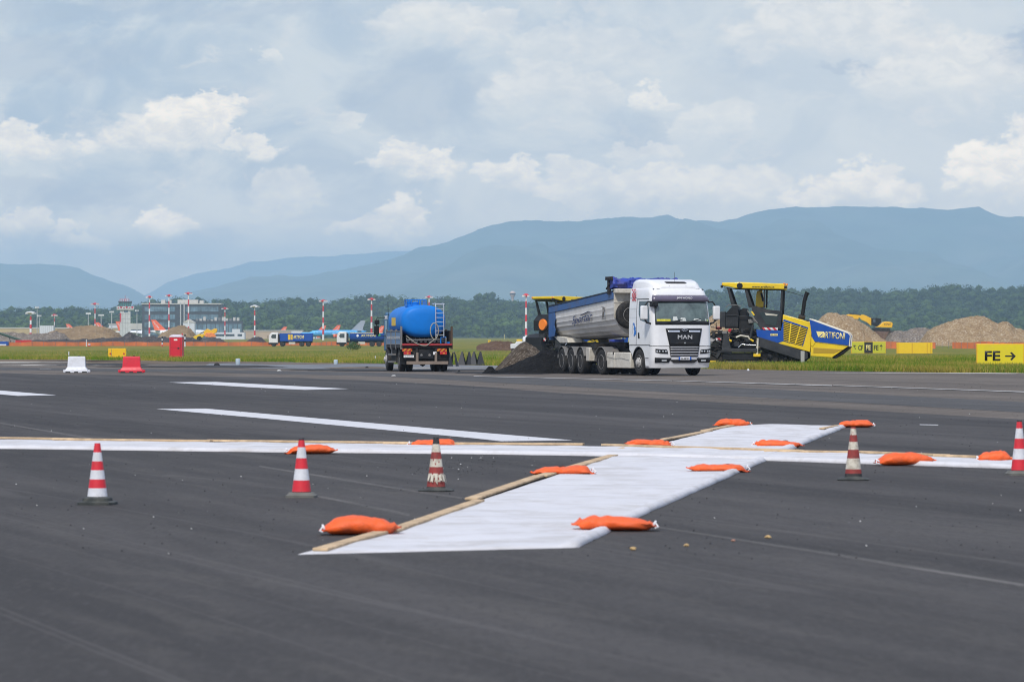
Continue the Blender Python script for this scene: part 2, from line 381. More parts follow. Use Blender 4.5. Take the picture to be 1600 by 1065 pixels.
for pts in ([(-20,658),(165,690),(165,692.3),(-20,660)], [(405,729.5),(660,771),(740,783),(740,785.5),(660,774),(405,732)], [(488,775),(640,806),(640,810),(488,778)],
            [(1030,826.5),(1300,868),(1620,921),(1620,926),(1300,872),(1030,829)], [(150,590.5),(262,597.2),(262,598),(150,591)]):
    sheet('faded_line', pts, .0228, M_FADE)

# ---------------------------------------------------------------- mountains
def interp(pts, x):
    if x <= pts[0][0]: return pts[0][1]
    for (a, b), (c_, d_) in zip(pts, pts[1:]):
        if x <= c_: return b + (d_-b)*(x-a)/(c_-a)
    return pts[-1][1]
def mountain(name, prof, d, depth, m, seed, rough=1.0, step=5):
    x0, x1 = prof[0][0], prof[-1][0]; n = int((x1-x0)/step)+1; rows = 30; v = []; f = []
    for j in range(rows+1):
        t = j/rows; yy = d - depth*(1-t)
        for i in range(n):
            px = x0 + (x1-x0)*i/(n-1); X = (px-800)*d/FPX
            top = max(0, ZP(interp(prof, px), d) + 7*mnoise.fractal(Vector((X/260., seed, 0)), .9, 2.0, 4))
            p = Vector((X/900.0, yy/900.0, seed))
            spur = mnoise.fractal(Vector((X/1300., yy/2600., seed)), 1.0, 2.0, 5)
            h = top*(t**1.25) * (1 + .75*spur*(1-t**2)*rough*1.6) + rough*16*mnoise.fractal(p*3, .8, 2.0, 5)*min(1, top/120)
            v.append((X, yy, max(-2 if t > 0 else -3, h-2)))
    for j in range(rows):
        for i in range(n-1): f.append((j*n+i, j*n+i+1, (j+1)*n+i+1, (j+1)*n+i))
    b = len(v)                                # back slope
    for i in range(n): v.append((v[rows*n+i][0], d + depth*.8, -3))
    for i in range(n-1): f.append((rows*n+i, rows*n+i+1, b+i+1, b+i))
    return struct(raw(name, v, f, m, smooth=True))
M_MTN = mat('forested_slopes', (.05, .075, .045), .95, var=.5, vs=.0035, dirt=((.30, .26, .20), .30, .0017), spec=.1)
mountain('mountains', [(-700,418),(-300,405),(0,412),(90,415),(120,420),(170,436),(235,460),(290,490),(340,520),(400,530)], 21500, 6000, M_MTN, 3.1)
mountain('mountains', [(120,530),(180,500),(240,459),(270,440),(310,426),(360,420),(390,408),(450,403),(520,399),(600,392),(700,388),(900,385),(1100,384),(1300,530)], 31000, 5000, M_MTN, 7.7, .7)
mountain('mountains', [(90,530),(180,500),(280,463),(340,446),(400,437),(480,434),(560,418),(640,396),(700,376),(745,357),(775,351),(800,347),(850,344),(900,343),(960,338),(1000,339),(1045,332),(1075,345),(1120,347),(1150,340),(1200,325),(1240,321),(1300,324),(1400,322),(1480,328),(1530,322),(1560,334),(1600,341),(1800,352),(2100,380),(2500,400)], 19500, 6500, M_MTN, 1.3)

# ---------------------------------------------------------------- wooded rise and the forest on it
RIDGE = [(-500,486),(0,485),(60,482),(110,480),(150,481),(190,477),(240,470),(300,465),(350,470),(380,468),(440,465),(470,463),(520,466),(560,462),(600,460),(650,463),(700,465),(740,461),(770,460),(790,466),(812,473),(850,474),(875,465),(900,462),(960,460),(1060,458),(1130,456),(1180,452),(1240,451),(1280,449),(1340,453),(1400,451),(1450,448),(1490,446),(1530,450),(1560,447),(1600,448),(2100,450)]
FD0, FD1 = 3150.0, 4500.0
def rise(px, t):
    top = ZP(interp(RIDGE, px), FD1) - 17.0
    s = t*t*(3-2*t); return -.7 + (top+.7)*s
v = []; f = []; n = 130
for j in range(13):
    t = j/12; d = FD0 + (FD1-FD0)*t
    for i in range(n):
        px = -500 + 2600*i/(n-1); X = (px-800)*d/FPX; v.append((X, d, rise(px, t)-.3 if j else -1.5))
for j in range(12):
    for i in range(n-1): f.append((j*n+i, j*n+i+1, (j+1)*n+i+1, (j+1)*n+i))
M_UNDER = mat('woodland_floor', (.03, .045, .02), .95, spec=.1)
struct(raw('wooded_hill', v, f, M_UNDER, smooth=True))
def leafmat(name, cols):
    m = bpy.data.materials.new(name); m.use_nodes = True; t = m.node_tree; b = t.nodes['Principled BSDF']; q = NG(t)
    geo = q.n('ShaderNodeNewGeometry'); ri = geo.outputs['Random Per Island']
    at = q.n('ShaderNodeAttribute'); at.attribute_name = 'tint'; tf = at.outputs['Fac']
    c = q.mix(tf, (*cols[0], 1), (*cols[1], 1))
    c = q.mix(q.m('MULTIPLY', ri, .55), c, (*cols[2], 1))
    c = q.mix(q.m('MULTIPLY', q.mr(q.noise(geo.outputs['Position'], .006, 4, .6), .5, .7), .55), c, (*cols[3], 1))
    q.put(b.inputs['Base Color'], c); b.inputs['Roughness'].default_value = .8; b.inputs['Specular IOR Level'].default_value = .2
    return m
M_LEAF = leafmat('tree_foliage', [(.009, .027, .008), (.08, .13, .02), (.038, .066, .014), (.010, .026, .011)])
def tree_proto(seed, conifer=False):
    rr = random.Random(seed); vs = []; fs = []
    import bmesh
    def ico(c, r, sz):
        bm = bmesh.new(); bmesh.ops.create_icosphere(bm, subdivisions=1, radius=1)
        b = len(vs); bm.verts.ensure_lookup_table()
        for q in bm.verts:
            k = rr.uniform(.75, 1.2); vs.append((c[0]+q.co.x*r*k, c[1]+q.co.y*r*k, c[2]+q.co.z*r*sz*k))
        for q in bm.faces: fs.append(tuple(b+w.index for w in q.verts))
        bm.free()
    if conifer:
        for i in range(7):
            t = i/6; ico((rr.uniform(-.3, .3), rr.uniform(-.3, .3), 4 + t*13), 2.7*(1-t)+.5, 1.0)
    else:
        for i in range(11):
            a = rr.uniform(0, 6.28); rad = rr.uniform(0, 3.3); z = rr.uniform(6, 13.5) - rad*.7
            ico((math.cos(a)*rad, math.sin(a)*rad, z), rr.uniform(1.4, 2.6), .85)
        ico((0, 0, 5), 2.6, 1.4)
    for i in range(46):     # ragged sprays round the outline
        a = rr.uniform(0, 6.28); e = rr.uniform(-.4, 1.4)
        if conifer: t = rr.random(); c = Vector((math.cos(a)*(3.0*(1-t)+.5), math.sin(a)*(3.0*(1-t)+.5), 3+t*15))
        else: c = Vector((math.cos(a)*math.cos(e)*4.6, math.sin(a)*math.cos(e)*4.6, 9.3+math.sin(e)*5.0))
        c *= rr.uniform(.93, 1.06); b = len(vs)
        for k in range(3): vs.append(tuple(c + Vector((rr.uniform(-1, 1), rr.uniform(-1, 1), rr.uniform(-.7, .7)))*.95))
        fs.append((b, b+1, b+2))
    return np.array(vs, np.float32), np.array(fs, np.int32)
PR = [tree_proto(s) for s in range(6)] + [tree_proto(20+s, True) for s in range(2)]
def wood(name, spots, label):
    V = []; F = []; T = []; off = 0
    for (x, y, z, s, k, a, tint) in spots:
        pv, pf = PR[k]; ca, sa = math.cos(a), math.sin(a)
        q = np.stack([pv[:, 0]*ca-pv[:, 1]*sa, pv[:, 0]*sa+pv[:, 1]*ca, pv[:, 2]*.8], 1)*s + np.array([x, y, z], np.float32)
        V.append(q); F.append(pf+off); T.append(np.full(len(pv), tint, np.float32)); off += len(pv)
    o = raw(name, np.concatenate(V), np.concatenate(F), M_LEAF)
    at = o.data.attributes.new('tint', 'FLOAT', 'POINT'); at.data.foreach_set('value', np.concatenate(T))
    return tag(o, label, 'forest', kind='stuff')
rnd = random.Random(11); spots = []
for j in range(17):
    t = j/16; d = FD0 + 40 + (FD1-FD0-40)*t; npx = -430
    while npx < 2030:
        npx += rnd.uniform(11.0, 21)*3150/d*1.0
        dd = d + rnd.uniform(-30, 30); X = (npx-800)*dd/FPX; tt = (dd-FD0)/(FD1-FD0)
        con = rnd.random() < ((.16 if npx < 900 else .05) if t > .8 else .03)
        tint = max(0, min(1, .5 - .45*t + rnd.uniform(-.5, .55) - (.2 if npx > 1050 else 0)))
        spots.append((X, dd, rise(npx, min(1, tt))-1.5+5.5*mnoise.noise(Vector((X/42., dd/300., 1)))*min(1, t*2), rnd.uniform(1.0, 1.75)*(.62 if con else 1), rnd.choice([6, 7]) if con else rnd.randrange(6), rnd.uniform(0, 6.28), tint))
wood('forest', spots, 'dense green woodland covering the low rise behind the airfield')

# ---------------------------------------------------------------- grass of the field's near part
def blades(name, n, region, hmin, hmax, seed, mats, label):
    rr = np.random.RandomState(seed); P_ = []
    while len(P_) < n:
        px = rr.uniform(region[0], region[1]); k = rr.rand()**region[4]
        eb = interp(EDGE, px) ; py = eb - .3 - k*(eb - region[3])
        if py < region[3]: continue
        P_.append(tuple(G(px, py)) + (px,))
    P_ = np.array(P_); c = P_[:, :3]; m = len(c)
    a = rr.uniform(0, 6.28, m); h = rr.uniform(hmin, hmax, m)*(.75+.5*rr.rand(m)); w = h*rr.uniform(.035, .07, m)
    ln = rr.uniform(-.45, .45, (m, 2))*h[:, None]
    dx, dy = np.cos(a)*w, np.sin(a)*w
    v = np.empty((m, 3, 3), np.float32)
    v[:, 0] = c + np.stack([dx, dy, 0*dx], 1); v[:, 1] = c - np.stack([dx, dy, 0*dx], 1); v[:, 2] = c + np.stack([ln[:, 0], ln[:, 1], h], 1)
    # patchy choice of colour
    pat = np.array([mnoise.noise(Vector((q[0]*.25, q[1]*.05, 0))) for q in c]); mi = ((rr.rand(m) + pat*.9) > .55).astype(int) + (rr.rand(m) > .93)
    return tag(raw(name, v.reshape(-1, 3), np.arange(m*3).reshape(-1, 3), mats, np.clip(mi, 0, 2)), label, 'grass', kind='stuff')
M_GR = [mat('green_blades', (.11, .19, .012), .8, var=.35, vs=1.2, spec=.15), mat('straw_blades', (.30, .26, .05), .8, var=.3, vs=1.0, spec=.15), mat('seed_heads', (.34, .24, .09), .8, spec=.1)]
blades('grass', 190000, (1080, 1720, 0, 556, 1.5), .12, .30, 3, M_GR, 'meadow grass with straw seed heads along the right field edge')
blades('grass', 120000, (-150, 1100, 0, 548, 1.6), .10, .24, 5, M_GR, 'rough yellow-green grass along the field edge behind the trucks')

# ---------------------------------------------------------------- haze: one closed box of air
hz = MB().box(-14000, 14000, -400, 33500, -4, 720).build('haze', mat('haze_air', (1, 1, 1)))
hm = hz.data.materials[0]; ht = hm.node_tree; ht.nodes.clear()
pv = ht.nodes.new('ShaderNodeVolumePrincipled'); pv.inputs['Color'].default_value = (.53, .76, 1.0, 1)
pv.inputs['Density'].default_value = 0.000086; pv.inputs['Anisotropy'].default_value = 0.0
ho = ht.nodes.new('ShaderNodeOutputMaterial'); ht.links.new(pv.outputs[0], ho.inputs['Volume'])
tag(hz, 'pale blue haze filling the air over the airfield', 'haze', kind='stuff')
# ================================================================ FOREGROUND: closed-runway cross, planks, sandbags, cones
def cloth(name, col):
    m = mat(name, col, .75, var=.06, vs=1.1, dirt=((.33, .30, .26), .42, 1.5), bump=.7, bs=7, spec=.25)
    return m
M_SHEET = cloth('white_geotextile', (.60, .60, .62))
M_WOOD = mat('sawn_plank', (.56, .41, .25), .75, var=.22, vs=5, dirt=((.24, .17, .11), .5, 2.2), bump=.4, bs=20, spec=.25)
M_BAG = mat('orange_plastic', (.84, .115, .014), .55, var=.10, vs=7, dirt=((.42, .10, .045), .45, 6), bump=.7, bs=16, spec=.5)
M_BLK = mat('black_rubber', (.022, .022, .024), .75, var=.2, vs=8, dirt=((.10, .09, .08), .4, 5))
M_WHT = mat('white_string', (.75, .75, .75), .6)
def lay_sheet(name, A, B, nu, z0, fold, seed, label, hem=.030, far_hem=0.0):
    """cloth between two measured edges; A: list of pixels along one edge, B: along the other (hemmed round a batten)"""
    def poly(pts):
        w = [G(*p) for p in pts]; L = [0]
        for i in range(1, len(w)): L.append(L[-1] + (w[i]-w[i-1]).length)
        def at(t):
            s = t*L[-1]
            for i in range(1, len(w)):
                if s <= L[i]+1e-9: return w[i-1].lerp(w[i], (s-L[i-1])/(L[i]-L[i-1]))
            return w[-1]
        return at
    a, b = poly(A), poly(B); v = []; f = []; nv = 44
    rr = random.Random(seed)
    for i in range(nu+1):
        t = i/nu; p, q = a(t), b(t); wd = (q-p).length
        for j in range(nv+1):
            s = j/nv; c = p.lerp(q, s)
            e = .022*mnoise.noise(Vector((t*34, seed, 0))) + .012*mnoise.noise(Vector((t*120, seed, 2)))
            if j == nv: c = p.lerp(q, 1 + e*.35)
            if j == 0: c = p.lerp(q, e*.35)
            z = z0 + .004
            z += fold*(max(0, mnoise.noise(Vector((s*1.2 + t*3, t*46, seed))))*(.4 + .9*t) + .5*abs(mnoise.noise(Vector((s*2.2 + t*9, t*90, seed+3))))*(t > .45))*math.sin(math.pi*s)**.4
            z += .006*mnoise.noise(Vector((c.x*3, c.y*1.2, seed)))
            k = (1-s)*wd
            if hem and k < .16: z += hem*math.sqrt(max(0, 1-((k-.075)/.085)**2)) if abs(k-.075) < .085 else 0
            k2 = s*wd
            if far_hem and k2 < .12: z += far_hem*math.sqrt(max(0, 1-((k2-.055)/.06)**2)) if abs(k2-.055) < .06 else 0
            z += .008*max(0, mnoise.noise(Vector((t*16, s*2, seed+4))))*(1 if k < .3 else .2)
            if i == 0 or i == nu: z = z0*.2
            if j == nv or j == 0: z = z0*.3 + .002
            v.append((c.x, c.y, max(.026, z)))
    for i in range(nu):
        for j in range(nv): f.append((i*(nv+1)+j, i*(nv+1)+j+1, (i+1)*(nv+1)+j+1, (i+1)*(nv+1)+j))
    n = len(v)                                           # skirt to the ground so the cloth has an underside
    o = raw(name, v, f, M_SHEET, smooth=True)
    sm = o.modifiers.new('thick', 'SOLIDIFY'); sm.thickness = .006; sm.offset = -1
    return tag(o, label, 'ground sheet', group='white sheets of the closed runway cross')
lay_sheet('marker_sheet', [(466,871),(560,846),(740,789),(955,716.5),(1060,689),(1140,668.5)], [(905,860),(1005,809),(1182,729.5),(1270,691),(1325,668.5)], 190, .03, .05, 2,
          'white cloth strip running from the near end away to the right, under the crossing strip')
lay_sheet('marker_sheet', [(-120,689.5),(0,691.5),(400,696.5),(740,700.5),(900,702),(1060,705.5),(1330,714),(1400,717),(1640,727)],
          [(-120,702),(0,703.5),(400,708.8),(760,712.3),(950,715.5),(1180,722),(1325,727),(1640,737.5)], 220, .05, .02, 9,
          'white cloth strip lying across the picture behind the cones', hem=.02)
def plank(a, b, w, z, label, h=.028, seed=0):
    p, q = G(*a), G(*b); d = q-p; L = d.length; rr = random.Random(seed*7+3)
    m = MB().box(0, L, -w/2, w/2, 0, h)
    o = m.build('plank', M_WOOD, bevel=.005, loc=(p.x, p.y, z)); o.rotation_euler = (0, rr.uniform(-.002, .002), math.atan2(d.y, d.x))
    return tag(o, label, 'plank', group='planks weighing down the cross')
PL = [((500,868),(622,833),.13,.034,'near end plank under the largest sandbag, left edge of the sloping strip'),
      ((610,838),(748,789),.13,.034,'long plank on the left edge, next after the near-left sandbag'),
      ((736,787),(842,750),.14,.036,'weathered plank leading up to the sandbag with a black cap before the crossing'),
      ((846,750),(958,716),.15,.036,'plank running from under the sandbag to the crossing of the two strips'),
      ((968,707),(1046,690),.13,.034,'short plank just beyond the crossing, under the sandbag with striped ties'),
      ((1040,691),(1108,677),.14,.036,'worn plank on the left edge midway between the two far-left sandbags'),
      ((1100,677),(1150,667.5),.14,.034,'farthest plank, under the sandbag at the far left corner'),
      ((1284,676),(1308,671),.10,.06,'short loose piece of batten at the far right corner')]
for i, (a, b, w, z, l) in enumerate(PL): plank(a, b, w*.84, z, l, h=.022, seed=i)
PL2 = [((-120,689.6),(112,692.6),'thin batten at the left end of the crossing strip'), ((84,693.2),(330,696),'thin batten above the leftmost cone on the crossing strip'),
       ((325,695.6),(640,699.2),'long batten between the two left sandbags on the crossing strip'), ((600,699.6),(912,702.2),'batten ending in a dark tip left of the strip crossing'),
       ((943,702.5),(1252,712),'batten crossing over the sloping strip'), ((1196,712.4),(1345,714.6),'short batten right of the crossing, ending behind a worn cone'),
       ((1340,714.2),(1480,719.6),'batten under the rumpled sandbag on the right'), ((1462,719.8),(1640,726.5),'batten at the right end of the crossing strip')]
for i, (a, b, l) in enumerate(PL2): plank(a, b, .10, .055, l, h=.03, seed=20+i)

def sandbag(x0, x1, yt, yb, yaw, seed, label, z0=.04, W=.34, droop=0.0):
    rr = random.Random(seed); d = G((x0+x1)/2, yb).y; L = (x1-x0)*d/FPX/math.cos(yaw); Hh = (yb-yt)*d/FPX*1.0
    n = 34; k = 24; rings = []
    cr = [(rr.uniform(.1, .9), rr.uniform(-.5, .5), rr.uniform(.010, .022)) for _ in range(3)] + [(.10, .3, .02), (.9, -.3, .02)]
    for i in range(n+1):
        t = i/n; e = abs(2*t-1)
        prof = (1-min(1, e/.90)**4.5)**.55                        # fat middle, pinched ends
        hw = W/2*(.5+.5*prof) * (1 if e < .9 else 1 - (e-.9)*2.5); hh = Hh*.86*max(.07, prof)*(1+.10*math.sin(t*5+seed))
        base = .026 + .24*Hh*(max(0, e-.66)/.34)**1.6
        lift = .02*math.sin(t*9+seed) * (e > .8)
        ring = []
        for j in range(k):
            a = 2*math.pi*j/k; ca, sa = math.cos(a), math.sin(a)
            y = math.copysign(abs(ca)**.85, ca)*hw; zz = (math.copysign(abs(sa)**.8, sa)*.5+.5)*hh
            x = (t-.5)*L + .012*math.sin(3*a+seed)
            w = 0
            for (ct, cy, am) in cr:                    # creases
                w -= am*math.exp(-((t-ct - cy*.15*ca)/.035)**2)*(sa > 0)*.55
            w += .014*mnoise.noise(Vector((t*9, ca*2+seed, sa*2))) + .011*math.sin(7*a+seed)*max(0, min(1, (e-.45)*3))*prof
            ring.append((x, y + w*ca, base + max(0, zz + w*max(0, sa)) + lift))
        rings.append(ring)
    c = G((x0+x1)/2, yb); root = empty('sandbag', (c.x, c.y + W*.45, 0), yaw, label, 'sandbag', 'orange sandbags on the white cross')
    MB().loft(rings).build('bag', M_BAG, root, smooth=70)
    tx = (L/2-.03)*(1 if rr.random() < .5 else -1)
    tm = MB(); tm.tube([(tx, -.09, z0+.03), (tx*1.04, 0, z0+.05), (tx, .09, z0+.03)], .009)
    tm.tube([(tx*1.04, -.03, z0+.04), (tx*1.12, -.10, z0+.012), (tx*1.05, -.16, z0+.008)], .006)
    tm.build('tie', M_WHT, root)
    if rr.random() < .7:
        cx = rr.uniform(-.05, .25)*L
        MB().lathe([(.0, Hh*.86-.02), (.036, Hh*.86-.015), (.032, Hh*.88+.02), (.0, Hh*.88+.024)], (cx, .08, 0), n=12).build('cap', M_BLK, root)
    return root
BAGS = [(499,625,810,841,.05,'largest orange sandbag, lying across the plank at the near left corner of the cross'),
        (444,526,697,712,.12,'orange sandbag on the crossing strip right behind the second cone from the left'),
        (637,717,687,701,-.05,'orange sandbag on the crossing strip behind the worn cone in the middle'),
        (977,1053,687,701,.08,'orange sandbag on the left plank just beyond the strip crossing'),
        (1177,1257,689,702,-.1,'orange sandbag on the right hem just beyond the strip crossing'),
        (1115,1175,655.5,669,.05,'orange sandbag at the far left corner of the sloping strip'),
        (1307,1368,657.5,670,-.08,'orange sandbag at the far right corner, just above a worn cone'),
        (829,930,729.5,745.5,.06,'orange sandbag with black cap on the left plank just before the crossing'),
        (1074,1172,726.5,741,-.04,'slim orange sandbag with white ties on the right hem just before the crossing'),
        (895,1029,809,834.5,-.07,'orange sandbag at the near right corner, hanging over the folded hem'),
        (1368,1464,709,730.5,.18,'rumpled orange sandbag with a long flat tail on the crossing strip'),
        (1526,1584,706,726,.0,'short plump orange sandbag beside the rightmost cone')]
for i, (x0, x1, yt, yb, yaw, lab) in enumerate(BAGS): sandbag(x0, x1, yt, yb, yaw, 31+i*5, lab, z0=.045 if i != 11 else .05, W=.34)

# cones
M_CRED = mat('cone_red', (.66, .02, .035), .45, var=.12, vs=8, dirt=((.25, .05, .04), .3, 9))
M_CWHT = mat('cone_white', (.68, .69, .72), .4, var=.08, vs=10, dirt=((.38, .36, .33), .4, 12))
M_OLDR = mat('cone_faded_red', (.30, .035, .03), .65, var=.25, vs=9, dirt=((.10, .05, .04), .6, 14))
M_OLDW = mat('cone_stained_white', (.62, .58, .48), .6, var=.1, vs=9, dirt=((.22, .16, .11), .6, 16))
M_CBASE = mat('cone_base_rubber', (.03, .036, .034), .7, var=.25, vs=6, dirt=((.13, .13, .11), .5, 8))
M_GBASE = mat('cone_grey_base', (.13, .13, .115), .75, var=.2, vs=8)
def cone(px, yb, h, style, label, lean=0.0):
    p = G(px, yb); root = empty('traffic_cone', (p.x, p.y + .12, .022), R(rnd.uniform(-14, 14)), label, 'traffic cone', 'cones along the white cross')
    root.rotation_euler.y = lean; root.rotation_euler.x = lean*.5
    old = style in ('torn', 'stained')
    b = MB()
    def rsq(r, c, z): # rounded square ring
        out = []
        for k in range(32):
            a = 2*math.pi*k/32; q = (abs(math.cos(a))**c + abs(math.sin(a))**c)**(-1/c); out.append((math.cos(a)*r*q, math.sin(a)*r*q, z))
        return out
    if style == 'dark': b.loft([rsq(.165, 5, 0), rsq(.165, 5, .022), rsq(.15, 5, .03), rsq(.125, 4, .034), rsq(.122, 4, .062), rsq(.09, 2, .075)])
    elif style == 'grey': b.loft([rsq(.145, 6, 0), rsq(.145, 6, .022), rsq(.13, 5, .028), rsq(.12, 4, .045), rsq(.085, 2, .05)])
    else: b.loft([rsq(.165, 4, 0), rsq(.17, 4, .01), rsq(.15, 4, .022), rsq(.10, 2, .03), rsq(.085, 2, .05)])
    b.build('base', M_CBASE if style != 'grey' else M_GBASE, root, smooth=35)
    z0 = .07 if style == 'dark' else .045; r0, r1 = (.092, .026); m = MB(); n = 32
    bands = {'dark': [(1, .19), (0, .33), (1, .475), (0, .62), (1, .77), (0, 1.0)],
             'grey': [(2, .02), (0, .23), (1, .44), (0, .64), (1, .84), (0, .97), (2, 1.0)],
             'torn': [(0, .10), (1, .27), (0, .40), (1, .56), (0, .70), (1, .86), (2, 1.0)],
             'stained': [(2, .05), (0, .14), (1, .36), (0, .54), (1, .70), (0, .84), (1, .97), (0, 1.0)]}
    bands = bands[style if style in bands else 'grey']
    if style == 'dark': bands = [(1, .165), (0, .33), (1, .5), (0, .665), (1, .83), (0, 1.0)]
    t = 0; nsub = 4
    levels = [0.0]; mats_ = []
    for (mi, tt) in bands:
        for q in range(nsub): levels.append(t + (tt-t)*(q+1)/nsub); mats_.append(mi)
        t = tt
    rings = []
    for tt in levels:
        r = r0 + (r1-r0)*tt; z = z0 + (h-z0)*tt
        rings.append([(math.cos(2*math.pi*k/n)*r*(1+.01*mnoise.noise(Vector((k, tt*4, px)))), math.sin(2*math.pi*k/n)*r, z) for k in range(n)])
    for i in range(len(rings)-1):
        for k in range(n):
            mi = mats_[i]
            if style == 'torn' and 4 <= i < 8 and mnoise.noise(Vector((k*.9, i*.35, 5))) < (-.05 if i < 6 else -.42): mi = 0   # torn sleeve
            if old and mi == 1 and rnd.random() < .02: mi = 0
            m.mat(mi); m.add([rings[i][k], rings[i][(k+1) % n], rings[i+1][(k+1) % n], rings[i+1][k]], [(0, 1, 2, 3)])
    m.mat(2); m.add(rings[-1], [tuple(range(n))])
    import bmesh
    o = m.build('body', [M_OLDR if old else M_CRED, M_OLDW if old else M_CWHT, M_BLK], root)
    bm = bmesh.new(); bm.from_mesh(o.data); bmesh.ops.remove_doubles(bm, verts=bm.verts, dist=.0004); bm.to_mesh(o.data); bm.free()
    o.data.polygons.foreach_set('use_smooth', [True]*len(o.data.polygons)); o.data.set_sharp_from_angle(angle=R(50))
    if style == 'torn':
        fl = MB()
        for k in range(7):
            a = -2.4 + k*.42; r = .088; z = .115
            fl.add([(math.cos(a)*r, math.sin(a)*r, z+.05), (math.cos(a+.35)*r, math.sin(a+.35)*r, z+.05), (math.cos(a+.3)*(r+.022), math.sin(a+.3)*(r+.022), z-.01-.02*(k % 3)), (math.cos(a+.08)*(r+.018), math.sin(a+.08)*(r+.018), z-.005)], [(0, 1, 2, 3)])
        fl.build('torn_sleeve', M_OLDW, root)
    return root
cone(150, 792.5, .555, 'dark', 'clean red and white cone with stepped black base, farthest left')
cone(470, 781, .555, 'grey', 'bright red and white cone with grey base in front of an orange sandbag')
cone(681, 771, .53, 'torn', 'worn brownish cone with black tip and torn white sleeve')
cone(1335, 753.5, .56, 'stained', 'grimy cone with yellowed white bands on a round black base, right of the cross')
cone(1595, 745.5, .60, 'grey', 'bright red and white cone cut by the right edge of the picture')
# chips and grit on the runway
M_CHIP = mat('ochre_stone', (.48, .33, .15), .9, var=.2, vs=20)
M_PALECHIP = mat('pale_stone', (.5, .5, .48), .9)
M_CLOD = mat('bitumen_crumb', (.02, .02, .021), .9)
def stone(px, py, s, m, label, name='stone', grp=None):
    rr = random.Random(int(px*7+py)); p = G(px, py); b = MB(); rings = []
    for (k, z) in ((.55, 0), (1, .25), (.9, .6), (.4, .85)):
        rings.append([(math.cos(a*.7854)*s*k*rr.uniform(.7, 1.2), math.sin(a*.7854)*s*k*rr.uniform(.7, 1.2), z*s*1.1) for a in range(8)])
    o = b.loft(rings).build(name, m, loc=(p.x, p.y, .022), smooth=50)
    return tag(o, label, name.split('_')[0], group=grp)
stone(989, 864, .026, M_CHIP, 'ochre stone chip on the asphalt, nearest to the near right sandbag', grp='loose stone chips')
stone(1073, 858, .022, M_CHIP, 'small ochre stone chip, middle one of the three beside the pale scuff line', grp='loose stone chips')
stone(1146, 850, .018, mat('pinkish_stone', (.33, .18, .13), .9), 'tiny pinkish stone chip beside the pale scuff line', grp='loose stone chips')
stone(1200, 845, .026, M_CHIP, 'ochre stone chip farthest right, just above the pale scuff line', grp='loose stone chips')
rr = random.Random(8); V = []; F = []; MI = []
for i in range(1500):                      # crumbs of asphalt and grit, far too many to count
    py = 600 + 280*rr.random()**1.8; px = rr.uniform(-20, 1620); p = G(px, py)
    if rr.random() < .10: px = rr.gauss(715, 55); py = max(718, rr.gauss(733, 9)); p = G(px, py)
    s = rr.uniform(.002, .009)*(1 + p.y/110); b = len(V); mi = 0 if rr.random() < .90 else 1
    for k in range(4): a = k*1.57+rr.random(); V.append((p.x+math.cos(a)*s, p.y+math.sin(a)*s, .024))
    V.append((p.x, p.y, .024+s*.9))
    for k in range(4): F.append((b+k, b+(k+1) % 4, b+4)); MI.append(mi)
tag(raw('asphalt_crumbs', V, F, [M_CLOD, M_PALECHIP], MI), 'scattered crumbs and grit over the runway asphalt', 'debris', kind='stuff')
# ================================================================ ARTICULATED TIPPER
M_WPAINT = mat('white_paint', (.74, .745, .75), .28, var=.02, vs=2, dirt=((.42, .39, .34), .16, 1.6), coat=.6)
M_CREAM = mat('cream_paint', (.60, .57, .49), .42, var=.06, vs=2, dirt=((.30, .26, .21), .55, 2.2))
M_BLUE = mat('blue_paint', (.025, .095, .27), .42, var=.12, vs=2.5, dirt=((.12, .13, .15), .5, 2.0))
M_BLACKP = mat('black_plastic', (.012, .013, .015), .45, var=.1, vs=5, dirt=((.05, .047, .045), .25, 3), spec=.3)
M_GREYM = mat('grey_metal', (.20, .20, .20), .55, .3, var=.15, vs=3, dirt=(DUST, .5, 3))
M_DARKM = mat('dark_chassis', (.02, .019, .019), .7, 0, var=.3, vs=4, dirt=((.09, .075, .06), .45, 3), spec=.25)
M_CHROME = mat('chrome', (.75, .76, .78), .16, 1.0)
M_TYRE = mat('tyre_rubber', (.022, .022, .022), .85, var=.2, vs=6, dirt=((.09, .08, .068), .5, 4), spec=.25, bump=.3, bs=30)
M_RIM = mat('steel_rim', (.44, .43, .41), .5, .0, var=.15, vs=6, dirt=((.12, .10, .08), .35, 5))
M_GLASS = mat('tinted_glass', (.035, .05, .05), .04, spec=.9, coat=.5)
M_SCREEN = mat('windscreen_glass', (.10, .135, .125), .06, var=.5, vs=2.2, spec=.8, coat=.6)
M_VISOR = mat('smoked_visor', (.10, .085, .125), .2, var=.2, vs=1.5, coat=.5)
M_LAMP = mat('lamp_glass', (.55, .58, .60), .12, .3, coat=1)
M_AMBER = mat('amber_lamp', (.75, .25, .03), .25, coat=.6)
M_REDL = mat('red_lamp', (.5, .015, .015), .3, coat=.5)
M_ALU = mat('tipper_body_paint', (.66, .64, .60), .42, .0, var=.05, vs=1.4, dirt=((.36, .33, .28), .30, 1.3))
M_TARP = mat('blue_tarpaulin', (.012, .04, .30), .6, var=.3, vs=3, dirt=((.13, .11, .16), .6, 1.2), bump=.8, bs=6)
M_INK = mat('dark_blue_lettering', (.02, .03, .10), .5)
M_YEL = mat('yellow_paint', (.80, .52, .015), .38, var=.05, vs=2, dirt=((.35, .24, .06), .3, 2))
M_ROYAL = mat('royal_blue_paint', (.008, .072, .36), .4, var=.08, vs=2, dirt=((.05, .09, .2), .25, 2), spec=.3)
M_YTEXT = mat('pale_yellow_lettering', (.85, .72, .28), .5)
M_BTEXT = mat('black_lettering', (.015, .015, .015), .5)
M_WTEXT = mat('white_lettering', (.8, .8, .8), .5)
